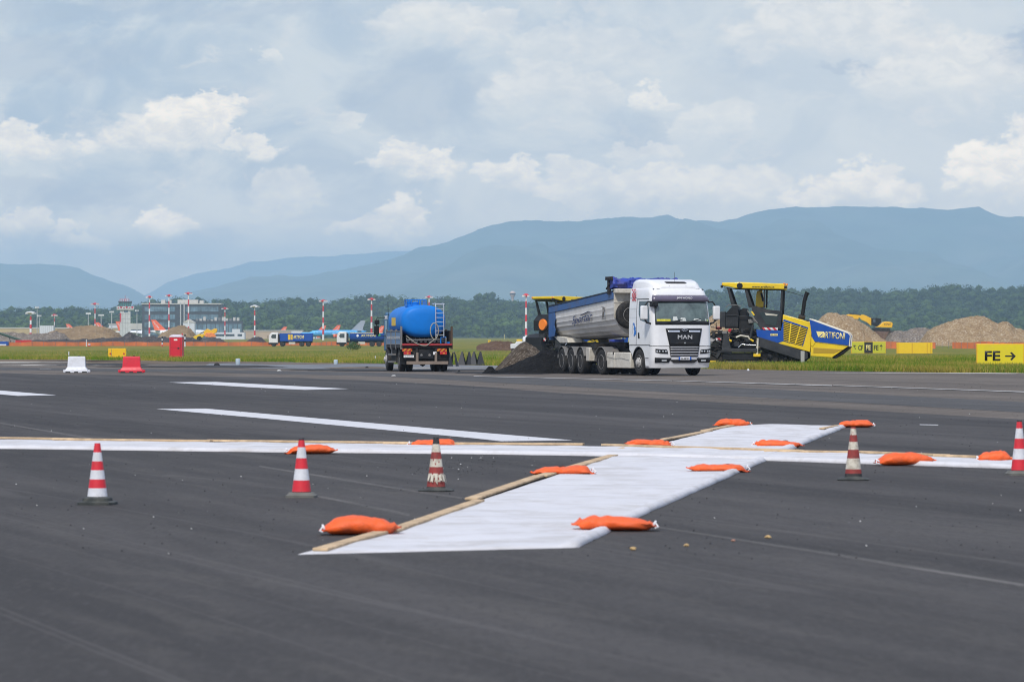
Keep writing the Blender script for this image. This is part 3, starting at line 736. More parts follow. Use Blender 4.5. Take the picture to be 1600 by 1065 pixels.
M_SEAM = mat('panel_gap', (.03, .03, .03), .8)
M_REDP = mat('red_paint', (.55, .02, .03), .4, var=.08, vs=3, dirt=((.2, .04, .04), .3, 3))

def wheel(parent, x, y, side, r=.5, w=.29, dual=False, kind='steer', name='wheel', z=None, rm=None):
    """side -1: outer face towards -y.  tyre and rim are children of the wheel"""
    z = r if z is None else z
    root = MB(); s = side
    # tyre profile (radius, offset outwards)
    def pr(o0): return [(r*.56, o0), (r*.62, o0+.0), (r*.80, o0+.005), (r*.94, o0-.01), (r*.985, o0-.035), (r, o0-.06), (r, o0-w+.06), (r*.985, o0-w+.035), (r*.94, o0-w+.01), (r*.62, o0-w), (r*.56, o0-w)]
    t = MB(); t.lathe([(a, s*b) for a, b in pr(w/2)], axis='y', n=40)
    for gk in (-.07, 0, .07): t.lathe([(r+.002, s*(gk-.006)), (r+.004, s*gk), (r+.002, s*(gk+.006))], axis='y', n=40)
    if dual: t.lathe([(a, s*b) for a, b in pr(w/2-w-.05)], axis='y', n=40)
    tyre = t.build(name, M_TYRE, parent, smooth=40, loc=(x, y, z))
    m = MB(); o0 = w/2
    if kind == 'steer': prof = [(r*.57, o0-.01), (r*.53, o0+.005), (r*.50, o0-.03), (r*.40, o0-.02), (r*.34, o0+.03), (r*.22, o0+.06), (r*.2, o0+.10), (r*.10, o0+.115), (.001, o0+.115)]
    else: prof = [(r*.57, o0-.01), (r*.53, o0+.005), (r*.49, o0-.04), (r*.46, o0-.13), (r*.40, o0-.15), (r*.24, o0-.15), (r*.22, o0-.06), (r*.12, o0-.03), (.001, o0-.03)]
    m.lathe([(a, s*b) for a, b in prof], axis='y', n=32)
    for k in range(10):
        a = 2*math.pi*k/10; bz, bx = math.sin(a)*r*.34, math.cos(a)*r*.34; bo = (o0+.03) if kind == 'steer' else (o0-.15)
        m.lathe([(.016, s*bo), (.016, s*(bo+.03)), (.006, s*(bo+.035))], (bx, 0, bz), 'y', 6)
    m.build('rim', rm or M_RIM, tyre, smooth=35)
    hs = MB()
    for k in range(8):
        a = 2*math.pi*(k+.5)/8; rr_ = r*.45; hs.lathe([(.028, s*((o0-.024) if kind == 'steer' else (o0-.127))), (.028, s*((o0-.02) if kind == 'steer' else (o0-.123)))], (math.cos(a)*rr_, 0, math.sin(a)*rr_), 'y', 8)
    hs.build('vent_hole', M_SEAM, tyre)
    return tyre
def arc_fender(m, x, z, r, y0, y1, a0, a1, th=.02, n=14):
    out = [(x+math.cos(R(a0+(a1-a0)*i/n))*(r+th), z+math.sin(R(a0+(a1-a0)*i/n))*(r+th)) for i in range(n+1)]
    inn = [(x+math.cos(R(a0+(a1-a0)*i/n))*r, z+math.sin(R(a0+(a1-a0)*i/n))*r) for i in range(n+1)]
    for i in range(n): m.prism([out[i], out[i+1], inn[i+1], inn[i]], y0, y1)

TH = -90 + 22.5
p = G(1001, 587.3); th = R(TH)
side_ = Vector((math.cos(th-math.pi/2), math.sin(th-math.pi/2), 0))      # truck's right-hand side
root = empty('tipper_truck', tuple(Vector((p.x, p.y, 0)) - side_*1.14 + Vector((0, 0, .02))), th, 'white tractor unit pulling a half-round grey tipper trailer with blue rim and blue tarpaulin', 'truck')
T_ = root
# --- cab shell: plan curve that changes with height
def xf(z):
    pts = [(.2, 1.30), (.6, 1.42), (1.1, 1.44), (1.9, 1.40), (2.0, 1.38), (2.85, 1.20), (3.05, 1.14), (3.25, 1.02), (3.36, .86), (3.42, .60)]
    return interp(pts, z)
def hw(z): return interp([(.2, 1.20), (.6, 1.24), (1.9, 1.24), (2.6, 1.22), (3.2, 1.17), (3.36, 1.10), (3.42, .95)], z)
XR = -.86
def pt(t, z, off=0.0, xr=XR):
    r = .30; w = hw(z) + off; x = xf(z) + off; bow = .07
    if t <= 1: q = (xr + (x-r-xr)*t, -w)
    elif t <= 2: a = -math.pi/2 + (t-1)*math.pi/2; q = (x-r+math.cos(a)*r, -w+r+math.sin(a)*r)
    elif t <= 3:
        k = (t-2)*2-1; q = (x + bow*(1-k*k), k*(w-r))
    elif t <= 4: a = (t-3)*math.pi/2; q = (x-r+math.cos(a)*r, w-r+math.sin(a)*r)
    else: q = (x-r + (xr-x+r)*(t-4), w)
    return Vector((q[0], q[1], z))
def tof_y(y, z):       # parameter of the front face at lateral position y
    w = hw(z); return 2 + (y/(w-.30)+1)/2
def tof_x(x, z): return (x-XR)/(xf(z)-.30-XR)
def shell(z0, z1, nz, xr=XR):
    m = MB(); rings = []; ts = [i/6*1 for i in range(6)] + [1+i/6 for i in range(6)] + [2+i/10 for i in range(10)] + [3+i/6 for i in range(6)] + [4+i/6 for i in range(7)]
    for k in range(nz+1): z = z0+(z1-z0)*k/nz; rings.append([pt(t, z, 0, xr) for t in ts])
    return m.loft(rings)
def patch(m, corners, off=.004, nu=14, nv=6, th=0.0):
    """quad panel in (t,z) space following the shell: corners = (t,z) x4 (bottom-left, bottom-right, top-right, top-left)"""
    v = []; f = []
    for j in range(nv+1):
        for i in range(nu+1):
            a, b = i/nu, j/nv
            t = (1-b)*((1-a)*corners[0][0]+a*corners[1][0]) + b*((1-a)*corners[3][0]+a*corners[2][0])
            z = (1-b)*((1-a)*corners[0][1]+a*corners[1][1]) + b*((1-a)*corners[3][1]+a*corners[2][1])
            v.append(pt(t, z, off))
    for j in range(nv):
        for i in range(nu): f.append((j*(nu+1)+i, j*(nu+1)+i+1, (j+1)*(nu+1)+i+1, (j+1)*(nu+1)+i))
    return m.add(v, f)
def fy(y0, y1, z0, z1, y0t=None, y1t=None):
    y0t = y0 if y0t is None else y0t; y1t = y1 if y1t is None else y1t
    return [(tof_y(y0, z0), z0), (tof_y(y1, z0), z0), (tof_y(y1t, z1), z1), (tof_y(y0t, z1), z1)]
def panel(name, m, corners, off, mt, parent, th=.012):
    o = patch(m, corners, off).build(name, mt, parent, smooth=50)
    s = o.modifiers.new('thick', 'SOLIDIFY'); s.thickness = th; s.offset = 0
    return o
cab = shell(1.14, 3.42, 26).build('cab', M_WPAINT, T_, smooth=45)
# dark inner block so nothing shows through below
MB().box(-.7, 1.1, -1.0, 1.0, .45, 1.16).build('engine_bay', M_DARKM, T_)
# bumper and lower cab front
bm_ = shell(.30, 1.12, 10, xr=.62).build('bumper', M_WPAINT, T_, smooth=45)
spm = MB(); rings = []
for (x, w, z) in ((.95, .80, 3.38), (.80, .95, 3.50), (.55, 1.02, 3.61), (.1, 1.05, 3.68), (-.5, 1.06, 3.69), (-.84, 1.06, 3.66)):
    rings.append([(x, -w-.06, 3.30), (x, -w, z-.10), (x, -w+.12, z), (x, w-.12, z), (x, w, z-.10), (x, w+.06, 3.30)])
spm.loft(rings).build('roof_spoiler', M_WPAINT, T_, smooth=50, bevel=.03)
MB().box(.55, .80, -.42, .42, 3.555, 3.575, rot=(0, .18, 0)).build('spoiler_slot', M_SEAM, T_)
# side skirts with wheel arches
for s in (-1, 1):
    arc = [(math.cos(R(a))*.60, .50+math.sin(R(a))*.60) for a in range(160, -1, -10)]
    poly = [(-.86, 1.16), (-.86, .98), (-.66, .84)] + arc + [(.64, .36), (.95, .33), (.95, 1.16)]
    MB().prism(poly, s*1.235, s*1.05).build('wheel_arch', M_WPAINT, T_, bevel=.02)
    m = MB(); arc_fender(m, 0, .5, .585, s*.72, s*1.225, 8, 168, .03); m.build('arch_liner', M_BLACKP, T_)
    MB().box(.66, .94, s*1.06, s*1.245, .34, .37).build('step', M_GREYM, T_); MB().box(.66, .94, s*1.06, s*1.25, .66, .69).build('step', M_GREYM, T_)
# windscreen, visor
ws_ = panel('windscreen', MB(), [(1.62, 1.99), (3.38, 1.99), (3.36, 2.86), (1.64, 2.86)], .006, M_SCREEN, T_)
panel('screen_surround', MB(), [(1.56, 1.93), (3.44, 1.93), (3.42, 2.95), (1.58, 2.95)], -.002, M_BLACKP, T_)
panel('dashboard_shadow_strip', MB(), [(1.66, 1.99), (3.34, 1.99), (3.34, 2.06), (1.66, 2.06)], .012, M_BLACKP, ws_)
panel('yellow_sash', MB(), [(1.72, 2.07), (2.22, 2.07), (2.22, 2.15), (1.72, 2.15)], .014, mat('yellow_cloth', (.6, .55, .05), .8, var=.4, vs=20), ws_)
for (a, b, c, d) in ((2.26, 2.38, 2.08, 2.24), (2.42, 2.56, 2.07, 2.2), (2.72, 2.90, 2.09, 2.17), (3.0, 3.1, 2.08, 2.16)):
    panel('paper', MB(), [(a, c), (b, c), (b-.02, d), (a+.02, d)], .014, mat('dashboard_paper', (.55, .58, .55), .8, var=.3, vs=30), ws_)
panel('sticker', MB(), [(3.17, 2.07), (3.26, 2.07), (3.26, 2.14), (3.17, 2.14)], .014, mat('green_sticker', (.35, .55, .15), .7), ws_)
wp = MB()
for (ya, yb_) in ((-.75, -.05), (.05, .72)):
    A_ = pt(tof_y(ya, 2.0), 1.99, .02); B_ = pt(tof_y(yb_, 2.05), 2.14 if ya < 0 else 2.17, .025); wp.tube([A_, (A_+B_)/2 + Vector((.02, 0, 0)), B_], .014)
wp.build('wiper', M_BLACKP, T_)
vz = MB(); rings = []
for (z, o_) in ((2.82, .07), (2.95, .08), (3.07, .01)): rings.append([pt(1.45+i*(3.55-1.45)/24, z, o_) for i in range(25)])
v = [q for r_ in rings for q in r_]; f = [(j*25+i, j*25+i+1, (j+1)*25+i+1, (j+1)*25+i) for j in range(2) for i in range(24)]
vis = MB().add(v, f).build('sun_visor', M_VISOR, T_, smooth=60); sm = vis.modifiers.new('thick', 'SOLIDIFY'); sm.thickness = .012
text('JMN WORLD', .10, M_WTEXT, vis, (1.345, .08, 2.945), (R(84), 0, R(90)), w=.66, shear=.15, bold=.012)
# upper grille with emblem and maker's letters
gr_ = panel('grille', MB(), fy(-.60, .60, 1.14, 1.80, -.74, .74), .022, M_BLACKP, T_, .03)
text('MAN', .15, mat('silver_letters', (.62, .63, .64), .4), gr_, (1.56, 0, 1.475), (R(90), 0, R(90)), w=.60, ext=.01)
em = MB(); em.tube([(1.545, -.13, 1.73), (1.55, -.07, 1.765), (1.55, .0, 1.78), (1.55, .07, 1.765), (1.545, .13, 1.73)], .012)
em.tube([(1.55, -.09, 1.69), (1.555, -.03, 1.72), (1.555, .04, 1.70), (1.55, .10, 1.735)], [.012, .022, .016, .006]); em.build('emblem', M_CHROME, gr_, smooth=60)
for s in (-1, 1):
    panel('chrome_blade', MB(), fy(s*.64, s*.18, 1.655, 1.725) if s < 0 else fy(.18, .64, 1.655, 1.725), .05, M_CHROME, gr_)
panel('vent_slot', MB(), fy(-.36, .36, 1.235, 1.26), .042, M_SEAM, gr_); MB().lathe([(.03, 0), (.03, .02)], (1.545, 0, 1.25), 'x', 14).build('radar_sensor', M_CHROME, gr_)
lg = panel('lower_grille', MB(), fy(-.56, .56, .74, 1.14, -.62, .62), .018, M_SEAM, T_, .02)
for z in (.80, .90, 1.0, 1.085): panel('slat', MB(), fy(-.55-.05*(z-.8), .55+.05*(z-.8), z-.014, z+.016), .045, mat('silver_slat', (.62, .63, .65), .3, .3), lg, .03)
for s in (-1, 1):
    a = (1.72, 2.14) if s < 0 else (3.28, 2.86); a = sorted(a)
    if s < 0: c = [(1.55, .90), (tof_y(-.66, .85), .84), (tof_y(-.70, 1.0), 1.0), (1.55, 1.03)]
    else: c = [(tof_y(.66, .85), .84), (3.45, .90), (3.45, 1.03), (tof_y(.70, 1.0), 1.0)]
    hl = panel('headlight', MB(), c, .012, M_BLACKP, T_)
    for k in range(4):
        yy = s*(.74+.11*k); q = pt(tof_y(yy, .93) if abs(yy) < .9 else (2-(abs(yy)-.9)*1.7 if s < 0 else 3+(abs(yy)-.9)*1.7), .93, .02)
        MB().lathe([(.001, .012), (.03, .008), (.036, 0)], q, 'x', 12).build('lamp', M_LAMP, hl, smooth=60)
    if s < 0: c = [(1.5, .50), (tof_y(-.62, .5), .50), (tof_y(-.52, .68), .68), (1.5, .70)]
    else: c = [(tof_y(.62, .5), .50), (3.5, .50), (3.5, .70), (tof_y(.52, .68), .68)]
    fg = panel('fog_light', MB(), c, .010, M_BLACKP, T_)
    q = pt(tof_y(s*.80, .58), .575, .025); MB().box(q.x-.01, q.x+.01, q.y-.10, q.y+.10, q.z-.02, q.z+.03).build('lamp', M_LAMP, fg)
panel('bumper_intake', MB(), fy(-.42, .42, .49, .62, -.60, .60), .012, M_SEAM, T_)
npl = panel('number_plate', MB(), fy(-.24, .26, .60, .72), .05, M_WTEXT, T_)
bl_ = mat('plate_blue', (.03, .12, .5), .4)
panel('plate_band', MB(), fy(-.24, -.18, .60, .72), .058, bl_, npl); panel('plate_band', MB(), fy(.20, .26, .60, .72), .058, bl_, npl)
text('GA 487 KT', .07, M_BTEXT, npl, (1.556, .01, .66), (R(90), 0, R(90)), w=.34)
# doors
for s in (-1, 1):
    def side(m, c, off=.004):
        return patch(m, [(tof_x(x, z) if s < 0 else 5-tof_x(x, z), z) for x, z in c], off, 8, 4)
    dn = MB(); side(dn, [(-.18, 1.17), (1.05, 1.17), (.86, 2.92), (-.18, 2.92)], .003)
    door = dn.build('door', M_WPAINT, T_, smooth=60)
    wn_ = MB(); side(wn_, [(.18, 2.12), (1.02, 1.98), (.86, 2.84), (.02, 2.84)], .009); side(wn_, [(.02, 2.35), (.18, 2.12), (.10, 2.84), (.02, 2.84)], .009)
    wn_.build('side_window', M_GLASS, door, smooth=60)
    gp = MB(); side(gp, [(-.20, 1.17), (-.17, 1.17), (-.17, 2.92), (-.20, 2.92)], .007); side(gp, [(-.20, 2.90), (.9, 2.90), (.9, 2.935), (-.20, 2.935)], .007)
    side(gp, [(-.55, 1.60), (-.54, 1.60), (-.54, 2.0), (-.55, 2.0)], .006)
    side(gp, [(-.85, 2.95), (-.2, 2.95), (-.2, 2.97), (-.85, 2.97)], .007); side(gp, [(-.84, 1.16), (1.1, 1.16), (1.1, 1.18), (-.84, 1.18)], .006)
    gp.build('panel_gap', M_SEAM, door, smooth=60)
    hd = MB(); side(hd, [(-.02, 1.42), (.14, 1.42), (.10, 1.64), (-.02, 1.64)], .012); hd.build('handle', M_BLACKP, door)
    for z in (2.55, 2.2): side(MBq := MB(), [(-.84, z), (-.22, z), (-.22, z+.015), (-.84, z+.015)], .008); MBq.build('pressing', M_WPAINT, door)
    mr_ = MB(); mr_.box(1.06, 1.22, s*1.38, s*1.66, 2.13, 2.66); mo = mr_.build('mirror', M_WPAINT, T_, bevel=.05, seg=3)
    MB().box(1.035, 1.062, s*1.41, s*1.63, 2.17, 2.62).build('mirror_glass', M_CHROME, mo)
    ar = MB(); ar.tube([(1.12, s*1.18, 2.80), (1.14, s*1.36, 2.82), (1.14, s*1.48, 2.66)], .03); ar.tube([(1.12, s*1.20, 1.98), (1.14, s*1.4, 2.02), (1.14, s*1.48, 2.14)], .035); ar.build('mirror_arm', M_BLACKP, mo)
km = MB().box(1.12, 1.42, -1.30, -1.04, 2.62, 2.84).build('kerb_mirror', M_BLACKP, T_, bevel=.04)
# decals on the right-hand side
dc = MB()
for i, (dx, dz) in enumerate(((0, 0), (.2, .0), (.1, .09), (0, .18), (.2, .18), (.0, -.09), (.2, -.09), (.1, -.17), (0, -.25), (.2, -.25))):
    dc.box(-.60+dx, -.50+dx, -1.225-.0, -1.215, 3.08+dz*.9, 3.15+dz*.9)
dc.build('chequered_emblem', mat('red_decal', (.55, .03, .05), .5), T_)
fd = MB(); fd.prism([(-.42, 1.52), (-.34, 1.50), (-.28, 1.58), (-.22, 1.55), (-.16, 1.68), (-.24, 1.74), (-.22, 1.84), (-.32, 1.90), (-.34, 2.0), (-.46, 2.02), (-.44, 1.92), (-.36, 1.88), (-.42, 1.78), (-.34, 1.70)], -1.2485, -1.252)
fd.build('blue_decal', mat('sky_blue_decal', (.03, .18, .55), .5), T_)
# roof lamps, horn, aerial
for y in (-.80, .80): MB().lathe([(.10, 3.34), (.10, 3.42), (.085, 3.46), (.03, 3.48)], (.72, y, 0), n=16).build('beacon', M_AMBER, T_, smooth=50)
for y in (-.35, .35, 1.05, -1.0): MB().lathe([(.04, 0), (.05, .05), (.03, .09)], (.88, y, 3.33 if abs(y) < .5 else 3.22), n=12).build('marker_lamp', M_BLACKP, T_)
MB().tube([(.75, -.05, 3.4), (.72, -.05, 3.95)], .006).build('aerial', M_BLACKP, T_)
# chassis, tank fairings, wheels
ch = MB()
for s in (-1, 1): ch.box(-4.7, .4, s*.36, s*.44, .78, 1.02)
ch.box(-4.75, -4.6, -.44, .44, .75, 1.0); ch.lathe([(.12, -1.0), (.12, 1.0)], (-3.6, 0, .5), 'y', 14); ch.lathe([(.07, -.9), (.07, .9)], (0, 0, .5), 'y', 14)
ch.prism([(-3.9, 1.02), (-2.9, 1.02), (-3.0, 1.14), (-3.7, 1.14)], -.45, .45); ch.box(-1.0, -.86, -1.0, 1.0, .9, 2.4); ch.build('chassis', M_DARKM, T_)
for s in (-1, 1):
    fr = MB(); fr.box(-2.25, -.78, s*.62, s*1.22, .27, .88); fr.box(-3.0, -2.27, s*.62, s*1.22, .27, .88); fo = fr.build('tank_fairing', M_CREAM, T_, bevel=.035)
    MB().tube([(-2.95, s*1.228, .70), (-2.3, s*1.232, .64), (-1.6, s*1.232, .66), (-.9, s*1.23, .58)], .006).build('decal_line', M_GREYM, fo)
    MB().box(-2.4, -2.34, s*1.10, s*1.24, .80, .89).build('catch', M_DARKM, fo)
    m = MB(); arc_fender(m, -3.6, .5, .575, s*.62, s*1.24, 5, 178, .025); m.build('drive_fender', M_GREYM, T_, bevel=.01)
    wheel(T_, 0, s*1.06, s, .505, .30, False, 'steer'); wheel(T_, -3.6, s*1.06, s, .50, .28, True, 'drive')
# --- trailer, articulated about the kingpin
TA = R(-90 + 15.7) - th
tr = MB()
for s in (-1, 1): tr.prism([(.7, 1.12), (.7, 1.26), (-6.9, 1.26), (-6.9, 1.0), (-1.8, .98), (-1.0, 1.12)], s*.40, s*.50)
for x in (-6.85, -5, -3.4, -1.6, .3): tr.box(x-.06, x+.06, -.42, .42, 1.02, 1.2)
for x in (-3.0, -4.31, -5.62): tr.lathe([(.09, -1.0), (.09, 1.0)], (x, 0, .5), 'y', 12); tr.box(x-.1, x+.1, -.6, -.4, .5, 1.0); tr.box(x-.1, x+.1, .4, .6, .5, 1.0)
tr.lathe([(.11, 1.0), (.14, 1.24)], (-.6, 0, 0), n=12)
tc_ = tr.build('trailer_chassis', M_DARKM, T_, bevel=.01, loc=(-3.3, 0, 0), rot=(0, 0, TA))
def onT(o): o.location = (-3.3, 0, 0); o.rotation_euler = (0, 0, TA); return o
for s in (-1, 1):
    for x in (-3.0, -4.31, -5.62): wheel(tc_, x, s*1.05, s, .505, .36, False, 'drive', 'trailer_wheel')
    m = MB()
    for x in (-3.0, -4.31, -5.62): arc_fender(m, x, .5, .575, s*.80, s*1.24, 22, 158, .02); m.box(x-.55, x-.50, s*.80, s*1.24, .62, .74)
    m.build('trailer_fender', M_GREYM, tc_, bevel=.008)
    MB().box(-2.30, -1.86, s*.80, s*1.2, .52, 1.05).build('tool_box', M_CREAM, tc_, bevel=.02)
    MB().box(-2.0, -1.3, s*.55, s*1.1, 1.0, 1.22).build('valve_block', M_DARKM, tc_)
    MB().box(-1.25, -1.18, s*.55, s*.8, .05, 1.1).build('landing_leg', M_DARKM, tc_)
MB().box(-7.0, -6.9, -1.15, 1.15, .55, .72).build('underrun_bar', M_GREYM, tc_)
# half-round body
def sec(x, off=0.0, hrib=.0):
    zb = 1.36 + (x+7.2)/7.8*.16; zt = 2.62 + (x+7.2)/7.8*.55; out = []
    P_ = [(1.25, 1.0), (1.25, .80), (1.245, .66), (1.22, .52), (1.17, .39), (1.08, .26), (.94, .14), (.74, .05), (.5, 0.0)]
    for s, seq in ((-1, P_), (1, P_[::-1])):
        for i, (y, k) in enumerate(seq):
            out.append(Vector((x, s*(y+off), zb+(zt-zb)*k - off*.5*(k < .3))))
            if i < len(seq)-1:
                y2, k2 = seq[i+1]; out.append(Vector((x, s*((y+y2)/2 - .018 + off), zb+(zt-zb)*(k+k2)/2 + .012*(k < .4))))
    return out
rings = [sec(-7.15 + i*7.75/24) for i in range(25)]
body = onT(MB().loft(rings).build('tipper_body', M_ALU, T_, smooth=22))
body.scale = (1.12, 1, 1); body.location = Vector((-3.3, 0, 0)) + Matrix.Rotation(TA, 3, 'Z') @ Vector((.876, 0, 0))
# front wall, top rail, rear frame
def zt(x): return 2.62 + (x+7.2)/7.8*.55
def zb(x): return 1.36 + (x+7.2)/7.8*.16
for s in (-1, 1):
    MB().prism([(-7.25, zt(-7.25)-.18), (.62, zt(.62)-.24), (.62, zt(.62)+.06), (-7.25, zt(-7.25)+.08)], s*1.20, s*1.30).build('side_rail', M_BLUE, body, bevel=.015)
    MB().prism([(-7.3, zt(-7.3)+.08), (.66, zt(.66)+.06), (.66, zt(.66)+.10), (-7.3, zt(-7.3)+.14)], s*1.19, s*1.315).build('rail_seal', M_BLACKP, body)
    pf = [(-7.32, 2.72), (-6.25, 2.74), (-6.55, 2.45), (-6.42, 2.2), (-6.58, 1.95), (-6.45, 1.75), (-6.55, 1.5), (-7.32, 1.45)]
    MB().prism(pf, s*1.262, s*1.285).build('rear_post', M_BLUE, body, bevel=.006)
    MB().prism([(-7.1, 1.5), (-6.2, 1.5), (-5.3, 1.42), (-5.2, 1.24), (-6.2, 1.22)], s*.55, s*1.16).build('hinge_bracket', M_CREAM, body, bevel=.02)
    gm = MB(); gm.tube([(-.55, s*1.28, 2.62), (-.40, s*1.32, 2.45), (-.50, s*1.31, 2.22)], .035); gm.tube([(-.7, s*1.28, 2.66), (-.4, s*1.28, 2.60)], .02); gm.tube([(-.62, s*1.3, 2.16), (-.35, s*1.3, 2.18)], .02); gm.build('grab_rail', M_GREYM, body)
MB().prism([(-7.35, 2.72), (-7.22, 2.76), (-7.15, 1.35), (-7.3, 1.35)], -1.26, 1.26).build('tailgate', M_BLUE, body, bevel=.01)
fw = MB(); fw.box(.60, .68, -1.25, 1.25, 2.2, zt(.6)+.02); fw.box(.60, .92, -1.27, 1.27, zt(.6)+.0, zt(.6)+.17); 
fw.box(.64, .70, -1.25, 1.25, 2.78, 2.86); fw.build('headboard', M_CREAM, body, bevel=.012)
text('SUPERTIP', .09, M_INK, body, (.3, -1.318, zt(.3)+.02), (R(90), 0, 0), w=.5)
text('Sporter', .42, M_INK, body, (-3.15, -1.262, 2.17), (R(90), R(-4), 0), w=2.5, shear=.35, name='script_lettering')
sl = MB(); sl.tube([(-3.3, -1.264, 2.33), (-2.4, -1.264, 2.48), (-1.9, -1.264, 2.44)], [.02, .014, .004]); sl.build('script_flourish', M_INK, body)
spw = wheel(body, .86, -.70, -1, .53, .30, False, 'drive', 'spare_wheel', z=2.33); spw.rotation_euler = (0, 0, R(90))
# rolled tarpaulin across the front top
tp = MB(); rings = []
for i in range(71):
    y = -1.34 + 2.68*i/70; ring = []
    for k in range(20):
        a = 2*math.pi*k/20; rr2 = .20*(1 + .45*mnoise.noise(Vector((y*3.4, math.cos(a)*2.2, math.sin(a)*2.2))) + .3*abs(mnoise.noise(Vector((y*8, a*1.2, 4)))))
        ring.append((.50 + math.cos(a)*rr2*1.5, y, zt(.5)+.36 + math.sin(a)*rr2))
    rings.append(ring)
tp.loft(rings).build('tarpaulin', M_TARP, body, smooth=55)
ta = MB(); ta.box(.22, .42, -1.38, -1.28, zt(.3)-.02, zt(.3)+.62); ta.box(.1, .8, -1.42, -1.34, zt(.3)+.52, zt(.3)+.66); ta.tube([(.1, -1.36, zt(.1)+.2), (.5, -1.36, zt(.1)+.4)], .04); ta.build('tarpaulin_arm', M_DARKM, body, bevel=.01)
MB().box(-.2, .3, -.9, -.4, 1.27, 1.38).build('blue_bag', M_TARP, tc_, bevel=.04)

# ================================================================ WATER TANKER (rear view)
M_TANK = mat('bright_blue_tank', (.003, .175, .60), .5, var=.06, vs=2, dirt=((.01, .14, .42), .35, 1.4), spec=.25)
M_CABB = mat('faded_blue_cab', (.02, .13, .27), .5, var=.1, vs=3, dirt=((.12, .14, .16), .4, 3))
M_BOARD = mat('blue_dropside', (.03, .22, .50), .5, var=.15, vs=4, dirt=((.16, .28, .40), .35, 4))
M_RUST = mat('brown_boards', (.09, .055, .035), .85, var=.3, vs=3, dirt=((.03, .02, .015), .5, 3), bump=.4)
TH2 = R(98.6); p = G(660.5, 580.6); a2 = TH2
wt = empty('water_truck', (p.x, p.y, .02), a2, 'blue water tanker truck seen from behind with ladder, hose and side boards', 'truck')
m = MB()
for s in (-1, 1): m.box(-1.3, 5.4, s*.36, s*.46, .75, .98)
m.box(-1.2, -1.05, -.9, .9, .5, .98); m.lathe([(.14, -.9), (.14, .9)], (0, 0, .5), 'y', 14); m.lathe([(.24, -.1), (.30, 0), (.24, .12)], (0, 0, .5), 'y', 14); m.lathe([(.08, -.9), (.08, .9)], (3.75, 0, .5), 'y', 12)
m.box(.8, 3.0, -.34, .34, .5, .8); m.build('chassis', M_DARKM, wt)
for s in (-1, 1):
    wheel(wt, 0, s*.90, s, .50, .26, True, 'drive'); wheel(wt, 3.75, s*.98, s, .50, .28, False, 'steer')
    m = MB(); arc_fender(m, 0, .5, .57, s*.5, s*1.08, 10, 170); m.build('mudguard', M_BLACKP, wt)
    MB().box(-.62, -.59, s*.48, s*1.05, .30, .98).build('mud_flap', M_BLACKP, wt)
dk = MB(); dk.box(-1.3, 4.0, -1.10, 1.10, 1.0, 1.14); dk.build('deck', M_DARKM, wt, bevel=.01)
MB().box(-1.36, -1.30, -1.10, 1.04, 1.10, 1.19).build('rear_beam', mat('dull_red_beam', (.36, .02, .028), .6, var=.15, vs=4, dirt=((.12, .05, .04), .5, 4)), wt, bevel=.01)
# tank
rings = []
for (x, k) in ((-1.22, .02), (-1.215, .45), (-1.19, .74), (-1.13, .89), (-1.03, .965), (-.9, 1.0), (1.6, 1.0), (3.4, 1.0), (3.72, .97), (3.9, .82), (4.0, .45), (4.01, .02)):
    rings.append([(x, math.copysign(abs(math.cos(2*math.pi*i/48))**.80, math.cos(2*math.pi*i/48))*.96*k+.10, 2.13 + math.copysign(abs(math.sin(2*math.pi*i/48))**.80, math.sin(2*math.pi*i/48))*.69*k) for i in range(48)])
tk = MB().loft(rings).build('tank', M_TANK, wt, smooth=60)
MB().box(.9, 2.3, 1.062, 1.07, 1.95, 2.30).build('warning_plate', M_YEL, tk)
cr_ = MB(); cr_.box(-.9, 2.9, -.6, -.5, 1.14, 1.5); cr_.box(-.9, 2.9, .5, .6, 1.14, 1.5)
for x in (-.7, .6, 2.2): cr_.prism([(-.75, 1.14), (.75, 1.14), (.85, 1.75), (.3, 1.50), (-.3, 1.50), (-.85, 1.75)], x-.05, x+.05, 'x')
cr_.build('tank_cradle', M_DARKM, tk)
mh = MB(); mh.box(-.2, .5, -.12, .70, 2.74, 2.84); mh.build('manhole_box', M_TANK, tk, bevel=.01)
rl = MB()
for (y) in (-.12, .12, .70, .5):
    rl.tube([(-.2, y, 2.8), (-.2, y, 3.06)], .022)
    rl.tube([(.5, y, 2.8), (.5, y, 3.06)], .022)
for x in (-.2, .5): rl.tube([(x, -.12, 3.05), (x, .70, 3.05)], .022); rl.tube([(x, -.12, 2.94), (x, .70, 2.94)], .012)
for y in (-.12, .70): rl.tube([(-.2, y, 3.05), (.5, y, 3.05)], .022)
rl.lathe([(.14, 2.84), (.14, 2.95), (.05, 2.98)], (.15, .3, 0), n=16); rl.lathe([(.09, 2.84), (.09, 3.0)], (.1, .58, 0), n=12); rl.build('tank_rail', M_TANK, tk)
ld = MB()
for y in (-.40, -.74): ld.tube([(-1.30, y, 1.45), (-1.24, y, 2.75), (-1.0, y, 2.90), (-.6, y, 2.86)], .018)
for i in range(8): z = 1.55+i*.185; ld.tube([(-1.30+i*.008, -.40, z), (-1.30+i*.008, -.74, z)], .014)
ld.box(-.75, -.45, -.85, -.35, 2.86, 2.90); ld.build('ladder', mat('galvanised', (.42, .46, .50), .5), tk)
hs = MB(); pts = []
for i in range(41):
    t = i/40
    if t < .35: u = t/.35; pts.append((-1.36, .88-.95*u, 1.52-.42*math.sin(u*1.9)))
    else:
        u = (t-.35)/.65; a = -math.pi*.72 - u*math.pi*1.75; pts.append((-1.38, -.38+.20*math.cos(a)*1.0 + .1*(1-u), 1.70+.36*math.sin(a)+.0))
hs.tube(pts, .022, 8); hs.build('hose', mat('grey_hose', (.32, .31, .25), .6, dirt=(DUST, .4, 5)), tk, smooth=60)
